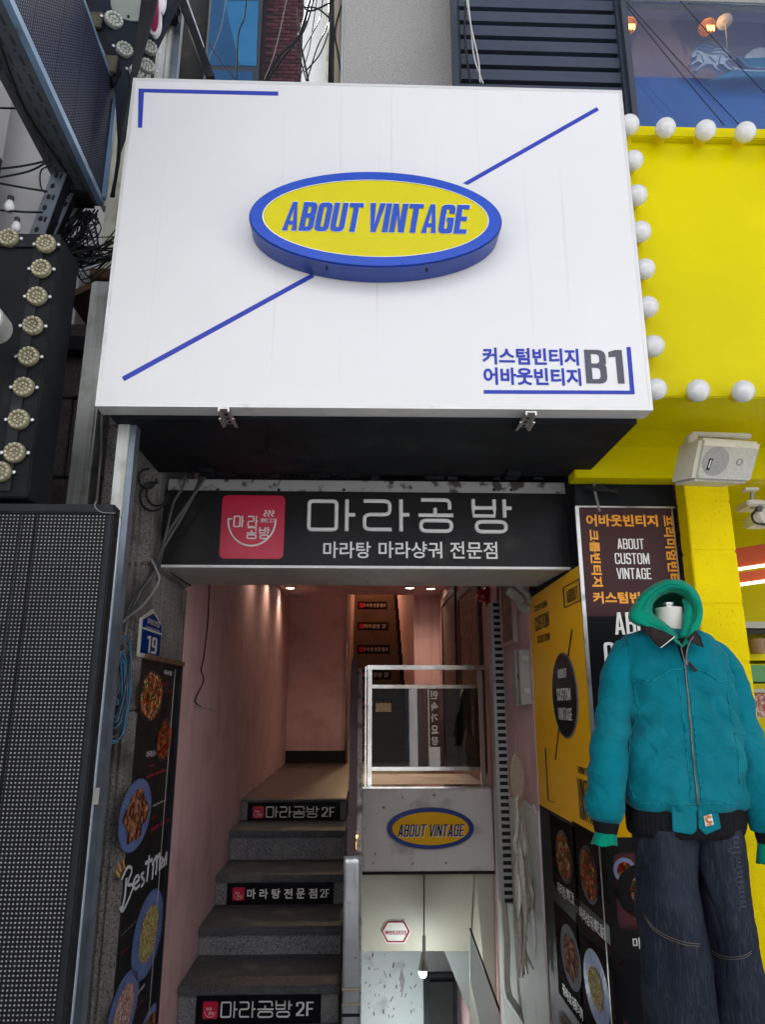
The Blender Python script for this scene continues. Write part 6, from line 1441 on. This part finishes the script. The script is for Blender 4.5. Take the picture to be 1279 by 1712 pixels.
# ================================================================== MANNEQUIN
random.seed(9)
MYc = 2.60
MN = thing('dressed_mannequin', 'headless mannequin in teal jacket, green hood and dark jeans beside yellow column', 'mannequin', (P(1150, 1500, MYc).x, MYc, GZ))
def nz(v, s, seed=0): return noise.noise(Vector((v.x * s + seed, v.y * s, v.z * s + seed * .7)))
def fold(v, amp, sx=9, sz=14, seed=0):
    a = noise.noise(Vector((v.x * sx + seed, v.y * sx, v.z * sz)))
    b = noise.noise(Vector((v.x * sx * 2.3, v.y * 8 + seed, v.z * sz * 2.1 + seed)))
    c = noise.noise(Vector((v.x * 26 + v.z * 14 + seed, v.y * 12, v.z * 22 - v.x * 10)))
    return amp * ((1 - abs(a) * 2.6) + .55 * b + .5 * (.35 - abs(c)) )
def zpx(py, px=1140, Y=MYc): return P(px, py, Y).z
def loft(rows, n, name, m, parent, amp=0, sx=9, sz=14, seed=0, exp=2.3, solid=0, steps=5, cap=False, foldf=None):
    """rows: (centre x, centre y, z, half width, half depth) from top to bottom"""
    dense = []
    for i in range(len(rows) - 1):
        p0 = rows[max(i - 1, 0)]; p1 = rows[i]; p2 = rows[i + 1]; p3 = rows[min(i + 2, len(rows) - 1)]
        for j in range(steps):
            t = j / steps; dense.append([.5 * (2 * b + (c - a) * t + (2 * a - 5 * b + 4 * c - d) * t * t + (3 * b - a - 3 * c + d) * t ** 3) for a, b, c, d in zip(p0, p1, p2, p3)])
    dense.append(list(rows[-1])); rr = []
    for cx_, cy_, z, hw, hd in dense:
        ring = []
        for k in range(n):
            t = 2 * math.pi * k / n; c, s = math.cos(t), math.sin(t)
            x = math.copysign(abs(c) ** (2 / exp), c); y = math.copysign(abs(s) ** (2 / exp), s)
            v = Vector((cx_ + x * hw, cy_ + y * hd, z)); nn = Vector((c, s, 0))
            if amp: v += nn * fold(v, amp, sx, sz, seed)
            if foldf: v += nn * foldf(v, t)
            ring.append(v)
        rr.append(ring)
    mb = MB().grid(rr, closed=True)
    if cap:
        k = len(mb.v); mb.add([Vector((dense[0][0], dense[0][1], dense[0][2]))], []); mb.f += [(k, i, (i + 1) % n) for i in range(n)]; mb.m += [0] * n
    return mb.build(name, m, parent, smooth=True, solid=solid)
def row(py, xl, xr, hd, dy=0, Y=MYc):
    a, b = P(xl, py, Y), P(xr, py, Y); return ((a.x + b.x) / 2, Y + dy, (a.z + b.z) / 2, (b.x - a.x) / 2, hd)
# jacket body
def jfold(v, t):
    # soft vertical gathers above the hem and drags from the armpits
    z = v.z; zh = zpx(1345); g = max(0, 1 - (z - zh) / .30)
    a = .006 * g * math.sin(v.x * 55 + noise.noise(v * 5) * 4)
    zz = zpx(1215); d = math.exp(-((z - zz) / .16) ** 2)
    a += .006 * d * math.sin((v.z * 60 + abs(v.x - P(1145, 1200, MYc).x) * 70))
    return a
body = [row(1050, 1086, 1156, .065, .02), row(1056, 1068, 1172, .085, .02), row(1066, 1048, 1190, .10, .01), row(1085, 1040, 1202, .105), row(1115, 1040, 1210, .115), row(1160, 1044, 1222, .120), row(1215, 1050, 1231, .122), row(1280, 1047, 1238, .130), row(1325, 1045, 1241, .134), row(1342, 1047, 1241, .130), row(1350, 1053, 1238, .120)]
JK = loft(body, 128, 'jacket', 'teal_canvas', MN, .0095, 8, 11, 2.0, 2.5, steps=10, foldf=jfold)
# hem band with vertical ribs
hem = [row(1344, 1052, 1238, .120), row(1352, 1051, 1240, .124), row(1372, 1052, 1241, .126), row(1388, 1054, 1238, .124), row(1394, 1058, 1234, .118)]
loft(hem, 220, 'hem_band', 'rib_black', JK, 0, exp=2.5, steps=5, foldf=lambda v, t: .0016 * math.cos(t * 55))
# front hem tabs (canvas ends of the placket)
def front(px, py, d=.0): return P(px, py, MYc - .128 - d)
def tabp(pts, name, m, parent, d=.004, th=.006):
    return MB().slab([front(x, y, d) for x, y in pts], (0, th, 0)).build(name, m, parent, bevel=.0025)
tabp([(1124, 1347), (1166, 1347), (1166, 1389), (1158, 1396), (1126, 1390)], 'hem_tab', 'teal_canvas', JK)
tabp([(1168, 1347), (1200, 1347), (1207, 1385), (1181, 1396), (1169, 1384)], 'hem_tab', 'teal_canvas', JK)
lb_ = tabp([(1176, 1364), (1191, 1360), (1195, 1379), (1180, 1383)], 'brand_patch', 'label_white', JK, .0075, .003)
mb = MB(); c = front(1186, 1370, .0125)
mb.tube([c + Vector((.009 * math.cos(t) + .001, 0, .009 * math.sin(t))) for t in [R(40) + i * R(290) / 14 for i in range(15)]], .0042, 6, flat=(1, .2, 1))
mb.slab([front(1182, 1378.5, .0110), front(1191, 1377, .0110), front(1191, 1378.6, .0110), front(1182, 1380, .0110)], (0, .001, 0))
mb.build('patch_mark', 'label_tan', lb_)
# surface helper: project a front point on the folded body
from mathutils.bvhtree import BVHTree
def bvh(o):
    me = o.data; off = ORG[o.name] if o.name in ORG else Vector()
    return BVHTree.FromPolygons([v.co + off for v in me.vertices], [tuple(p.vertices) for p in me.polygons])
BJ = bvh(JK)
def onto(tree, px, py, lift=.002):
    d = ray(px, py).normalized(); h, n_, i, dist = tree.ray_cast(CAM, d)
    if h is None: return P(px, py, MYc - .10)
    if n_.dot(d) > 0: n_ = -n_
    return h + n_ * lift
def seam(tree, pts, r, name, m, parent, lift=.0005, k=6, flat=None):
    q = spline([Vector((x, y, 0)) for x, y in pts], k)
    return MB().tube([onto(tree, p.x, p.y, lift + .0009) for p in q], r, 6).build(name, m, parent, smooth=True)
seam(BJ, [(1142, 1085), (1146, 1120), (1152, 1180), (1158, 1250), (1164, 1310), (1167, 1347)], .0038, 'zipper', 'zip_metal', JK, .001)
for dx_ in (-9, 8):
    seam(BJ, [(1142 + dx_, 1125), (1147 + dx_, 1155), (1152 + dx_, 1200), (1158 + dx_, 1260), (1164 + dx_, 1310), (1166 + dx_, 1345)], .0022, 'placket_seam', 'teal_seam', JK)
seam(BJ, [(1059, 1139), (1075, 1137), (1092, 1139), (1104, 1131), (1122, 1121), (1142, 1118)], .0024, 'yoke_seam', 'teal_seam', JK)
seam(BJ, [(1153, 1118), (1172, 1121), (1189, 1128), (1203, 1139), (1216, 1137), (1223, 1138)], .0024, 'yoke_seam', 'teal_seam', JK)
seam(BJ, [(1060, 1142), (1066, 1170), (1070, 1195), (1058, 1222), (1054, 1240)], .0022, 'body_seam', 'teal_seam', JK)
seam(BJ, [(1222, 1142), (1218, 1165), (1222, 1190), (1229, 1215)], .0022, 'body_seam', 'teal_seam', JK)
seam(BJ, [(1056, 1232), (1052, 1270), (1054, 1310), (1062, 1335)], .0022, 'pocket_seam', 'teal_seam', JK)
seam(BJ, [(1228, 1225), (1236, 1270), (1236, 1310)], .0018, 'pocket_seam', 'teal_seam', JK)
for yy_ in (1343,): seam(BJ, [(1060, yy_), (1100, yy_ + 1), (1166, yy_ + 1), (1232, yy_ - 1)], .0018, 'hem_seam', 'teal_seam', JK)
c = onto(BJ, 1147, 1108, .008)
MB().box(c.x - .006, c.x + .006, c.y - .004, c.y + .004, c.z - .009, c.z + .007).build('zip_slider', 'zip_metal', JK, bevel=.002)
MB().slab([onto(BJ, 1146, 1108, .012), onto(BJ, 1151, 1107, .012), onto(BJ, 1163, 1119, .014), onto(BJ, 1158, 1123, .014)], (0, .003, 0)).build('zip_pull', 'corduroy', JK, bevel=.001)
# sleeves
def sleeve(cs, name, seed, n=64):
    pts = []
    for px, py, r, dy in cs:
        c = P(px, py, MYc + dy); k = (P(px + 100, py, MYc + dy).x - P(px, py, MYc + dy).x) / 100
        pts.append((c, r * k))
    q = spline([Vector((p.x, p.y, p.z)) for p, _ in pts], 10); rs = [v.x for v in spline([Vector((r, 0, 0)) for _, r in pts], 10)]
    rr = []
    for i, p in enumerate(q):
        d = (q[min(i + 1, len(q) - 1)] - q[max(i - 1, 0)]).normalized(); x = d.cross(Vector((0, 1, 0))).normalized(); y = x.cross(d).normalized(); u = i / (len(q) - 1); ring = []
        for k in range(n):
            t = 2 * math.pi * k / n; nn = x * math.cos(t) + y * math.sin(t); v = p + nn * rs[i]
            w_ = .0022 * math.sin(u * 30 + 2.2 * math.sin(t + seed) + seed) * (.25 + .75 * abs(2 * u - 1) ** 1.2)
            v += nn * (w_ + fold(v, .0085, 7, 10, seed)); ring.append(v)
        rr.append(ring)
    mb = MB().grid(rr, closed=True); return mb
SL = [(1068, 1088, 22, .02), (1047, 1104, 27, .01), (1034, 1150, 28, 0), (1025, 1213, 27.5, -.01), (1016, 1280, 28, -.03), (1013, 1345, 30, -.05), (1014, 1366, 26, -.05), (1014, 1373, 20, -.05)]
sleeve(SL, 's', 1.3).build('sleeve', 'teal_canvas', JK, smooth=True)
SR = [(1182, 1088, 22, .02), (1200, 1104, 27, .01), (1220, 1150, 28, 0), (1240, 1213, 27, -.01), (1257, 1265, 26, -.02), (1267, 1315, 28, -.04), (1277, 1358, 29, -.05), (1284, 1380, 26, -.05), (1286, 1387, 21, -.05)]
sleeve(SR, 's', 4.1).build('sleeve', 'teal_canvas', JK, smooth=True)
def cuff(cx_, y0, y1, r, dy, green, sx):
    c0 = P(cx_, y0, MYc + dy); c1 = P(cx_ + (2 if sx > 0 else 0), y1, MYc + dy); k = (P(cx_ + 100, y0, MYc + dy).x - c0.x) / 100
    rr = []
    for i in range(8):
        u = i / 7; c = c0.lerp(c1, u); rad = r * k * (1.12 - .25 * u + .06 * math.sin(u * 3)); rr.append([c + Vector((math.cos(t) * rad * (1 + .02 * math.cos(t * 30)), math.sin(t) * rad, 0)) for t in [2 * math.pi * j / 90 for j in range(90)]])
    MB().grid(rr, closed=True).build('cuff', 'rib_black', JK, smooth=True)
    g0 = c1 + Vector((0, 0, .008)); g1 = P(cx_ + sx * 4, green, MYc + dy); rr = []
    for i in range(8):
        u = i / 7; c = g0.lerp(g1, u); rad = r * k * (.84 + .20 * u)
        rr.append([c + Vector((math.cos(t) * rad * (1 + .05 * u * math.cos(t * 5 + 1)), math.sin(t) * rad * (1 + .10 * u * math.cos(t * 5)), .003 * u * math.sin(t * 4))) for t in [2 * math.pi * j / 56 for j in range(56)]])
    MB().grid(rr, closed=True).build('green_cuff', 'green_fleece', MN, smooth=True, solid=.004)
cuff(1014, 1368, 1394, 19, -.05, 1411, -1)
cuff(1286, 1381, 1412, 20, -.05, 1444, 1)
# collar flaps in corduroy
def flap(pts, name):
    mb = MB(); mb.slab(pts, (0, .010, 0)); return mb.build(name, 'corduroy', JK, bevel=.003)
CF = lambda px, py, d: P(px, py, MYc - d - .022)
flap([CF(1072, 1047, .085), CF(1087, 1046, .11), CF(1108, 1054, .13), CF(1129, 1064, .145), CF(1118, 1073, .150), CF(1104, 1083, .152), CF(1092, 1070, .13)], 'collar')
flap([CF(1149, 1067, .145), CF(1158, 1060, .13), CF(1165, 1053, .11), CF(1172, 1066, .13), CF(1179, 1083, .145), CF(1167, 1078, .15), CF(1157, 1073, .15)], 'collar')
MB().tube(spline([CF(1105, 1083, .157), CF(1118, 1073, .155), CF(1129, 1064, .150)], 4), .0014, 5).build('collar_seam', 'label_white', JK)
# dark inner front opening above the zip
MB().slab([CF(1132, 1068, .120), CF(1150, 1064, .120), CF(1148, 1108, .136), CF(1143, 1104, .136)], (0, .01, 0)).build('placket_lining', 'rib_black', JK)
MB().tube(spline([CF(1136, 1072, .135), CF(1141, 1090, .140), CF(1146, 1110, .143)], 4), .0022, 6).build('zip_edge', 'zip_metal', JK)
MB().tube(spline([CF(1160, 1064, .143), CF(1152, 1078, .148), CF(1148, 1095, .146), CF(1147, 1110, .143)], 4), .0022, 6).build('zip_edge', 'zip_metal', JK)
# neck block
nk = [row(1017, 1097, 1138, .055, 0), row(1030, 1098, 1140, .057, 0), row(1050, 1094, 1146, .062, 0), row(1080, 1090, 1160, .07, 0)]
loft(nk, 40, 'neck', 'mannequin_white', MN, exp=2.1, cap=True)
c = P(1119, 1017, MYc); MB().lathe(c, (0, 0, 1), [(.016, -.005), (.016, .010), (.020, .012), (.020, .020), (.006, .022)], 20).build('neck_cap', 'aluminium', MN)
# hood: bag, rolled front edge and lining as one fabric surface through matched loops
O_ = [(1141, 1078), (1118, 1064), (1086, 1052), (1060, 1042), (1052, 1030), (1061, 1008), (1079, 988), (1104, 973), (1128, 970), (1152, 977), (1170, 997), (1176, 1022), (1168, 1048), (1153, 1068)]
C_ = [(1142, 1082), (1123, 1063), (1101, 1049), (1080, 1038), (1073, 1025), (1079, 1006), (1093, 990), (1111, 979), (1130, 977), (1150, 985), (1164, 1003), (1167, 1024), (1158, 1048), (1148, 1068)]
I_ = [(1142, 1077), (1128, 1057), (1111, 1041), (1097, 1031), (1090, 1021), (1093, 1008), (1102, 998), (1116, 991), (1132, 990), (1147, 997), (1156, 1011), (1157, 1028), (1151, 1046), (1145, 1062)]
w_b = [max(0, (p[1] - 1000) / 80) for p in O_]          # how far round toward the chin
def loop(pts, dep, chin):
    q = spline([Vector((x, y, dep + chin * w)) for (x, y), w in zip(pts + [pts[0]], w_b + [w_b[0]])], 9)[:-1]; return q
def scl(pts, s, cx, cy): return [(cx + (x - cx) * s, cy + (y - cy) * s) for x, y in pts]
LPS = [loop(scl(O_, .15, 1115, 1030), -.155, 0), loop(scl(O_, .55, 1115, 1032), -.15, 0), loop(scl(O_, .88, 1116, 1032), -.10, .06), loop(scl(O_, .99, 1116, 1030), -.03, .12), loop(O_, .02, .125),
       loop([((a[0] + b[0]) / 2, (a[1] + b[1]) / 2) for a, b in zip(O_, C_)], .052, .115), loop(C_, .060, .105), loop([((a[0] * .4 + b[0] * .6), (a[1] * .4 + b[1] * .6)) for a, b in zip(C_, I_)], .052, .10), loop(I_, .022, .105),
       loop(scl(I_, .99, 1122, 1020), -.02, .11), loop(scl(I_, .98, 1122, 1018), -.07, .08), loop(scl(I_, .7, 1122, 1014), -.105, .03), loop(scl(I_, .2, 1122, 1012), -.115, 0)]
n = len(LPS[0]); rr = []
for i in range(len(LPS) - 1):
    p0 = LPS[max(i - 1, 0)]; p1 = LPS[i]; p2 = LPS[i + 1]; p3 = LPS[min(i + 2, len(LPS) - 1)]
    for j in range(4):
        t = j / 4; ring = []
        for k in range(n):
            v = .5 * (2 * p1[k] + (p2[k] - p0[k]) * t + (2 * p0[k] - 5 * p1[k] + 4 * p2[k] - p3[k]) * t * t + (p3[k] + 3 * p1[k] - 3 * p2[k] - p0[k]) * t ** 3)
            w = P(v.x, v.y, MYc - v.z); side = 1 if k > n / 2 else -1; ang = k / n
            cr = Vector((w.x - P(1120, 1024, MYc).x, 0, w.z - zpx(1024, 1120))).normalized()
            g = (i + t)
            amp = max(0, 1 - abs(g - 6.2) / 3.2)
            low = max(0, math.cos((ang) * 2 * math.pi))
            f_ = .0045 * math.sin(g * 2.9 + 3 * noise.noise(w * 7)) * (.5 + low) * (1 if 2 < g < 9 else .3) + .005 * noise.noise(w * 16)
            f_ += .004 * abs(noise.noise(Vector((ang * 16, g * .5, 2)))) * amp
            w += cr * f_ * .9 + Vector((0, -1, 0)) * f_ * .9
            ring.append(w)
        rr.append(ring)
HO = MB().grid(rr, closed=True).build('hood', 'green_fleece', MN, smooth=True)
kk = (P(1200, 1030, MYc).x - P(1100, 1030, MYc).x) / 100
fo = spline([P(1146, 1004, MYc - .0), P(1152, 1020, MYc - .045), P(1149, 1042, MYc - .09), P(1143, 1066, MYc - .135)], 8)
MB().tube(fo, [6 * kk * (1.3 - .9 * abs(i / 24 - .45)) for i in range(25)], 12).build('hood_fold', 'green_fleece', HO, smooth=True)
MB().tube(spline([C_ and P(x + (2 if x < 1120 else -2), y, MYc - .062 - .108 * max(0, (y - 1000) / 80)) for x, y in C_[1:]], 6), .0011, 5).build('hood_stitch', 'green_dark', HO)
# jeans
JY = MYc
def legrows(data, dy=0): return [row(py, xl, xr, hd, dy, JY) for py, xl, xr, hd in data]
def leg(data, seed, ph):
    def ff(v, t): return .005 * math.sin(t * 3 + v.z * 7 + ph) + .0035 * math.sin(t * 5 - v.z * 13 + ph * 2) + .004 * math.exp(-((math.cos(t - R(250)) - 1) / .05) ** 2)
    return loft(legrows(data), 72, 'jeans_leg', 'denim', JN, .007, 7, 6, seed, 2.25, steps=10, foldf=ff)
hip = [row(1370, 1072, 1222, .085), row(1385, 1072, 1224, .085), row(1402, 1074, 1224, .08)]
JN = loft(hip, 64, 'jeans', 'denim_dark', MN, .004, 8, 10, 8, 2.4)
Lg = leg([(1380, 1064, 1160, .105), (1420, 1066, 1163, .11), (1480, 1072, 1162, .115), (1540, 1077, 1170, .118), (1600, 1081, 1179, .12), (1712, 1085, 1190, .125), (1840, 1090, 1204, .13), (2050, 1098, 1228, .135)], 3, 0)
Rg = leg([(1380, 1155, 1230, .105), (1420, 1162, 1234, .11), (1480, 1172, 1243, .115), (1540, 1180, 1250, .118), (1600, 1188, 1260, .12), (1712, 1197, 1280, .125), (1840, 1212, 1300, .13), (2050, 1236, 1330, .135)], 6, 1.7)
BLg, BRg = bvh(Lg), bvh(Rg)
for off in (0, 4):
    seam(BLg, [(1078, 1528 + off), (1092, 1548 + off), (1115, 1564 + off), (1145, 1575 + off), (1170, 1578 + off)], .0012, 'stitching', 'denim_stitch', Lg, .0006, 8)
    seam(BRg, [(1192, 1590 + off), (1205, 1597 + off), (1225, 1600 + off), (1245, 1597 + off), (1257, 1590 + off)], .0012, 'stitching', 'denim_stitch', Rg, .0006, 8)
ribs = []; random.seed(31)
nl = 15; amps = [random.uniform(2.5, 7) for _ in range(nl + 1)]; amps[3] = 13; amps[0] = 9; amps[9] = 9
for i in range(nl * 10):
    q_ = i / 10; k_ = int(q_); t_ = q_ * 2 * math.pi; A_ = amps[k_] * (1 - (q_ - k_)) + amps[k_ + 1] * (q_ - k_); u = i / (nl * 10)
    ribs.append((1229 + 14 * u + A_ * math.sin(t_) - (A_ - 5) * .6, 1398 + 124 * u + (3.2 + .9 * math.sin(k_ * 2.1)) * math.cos(t_)))
seam(BRg, ribs, .0012, 'embroidery', 'denim_thread', Rg, .0008, 2)
# stand
MB().cyl((P(1150, 1600, MYc).x, MYc + .02, GZ + .07), (P(1150, 1600, MYc).x, MYc + .02, zpx(1400)), .016, 12).build('stand_pole', 'aluminium', MN)
MB().lathe((P(1150, 1600, MYc).x, MYc + .02, GZ + .052), (0, 0, 1), [(.17, 0), (.17, .01), (.05, .018)], 32).build('stand_base', 'aluminium', MN)
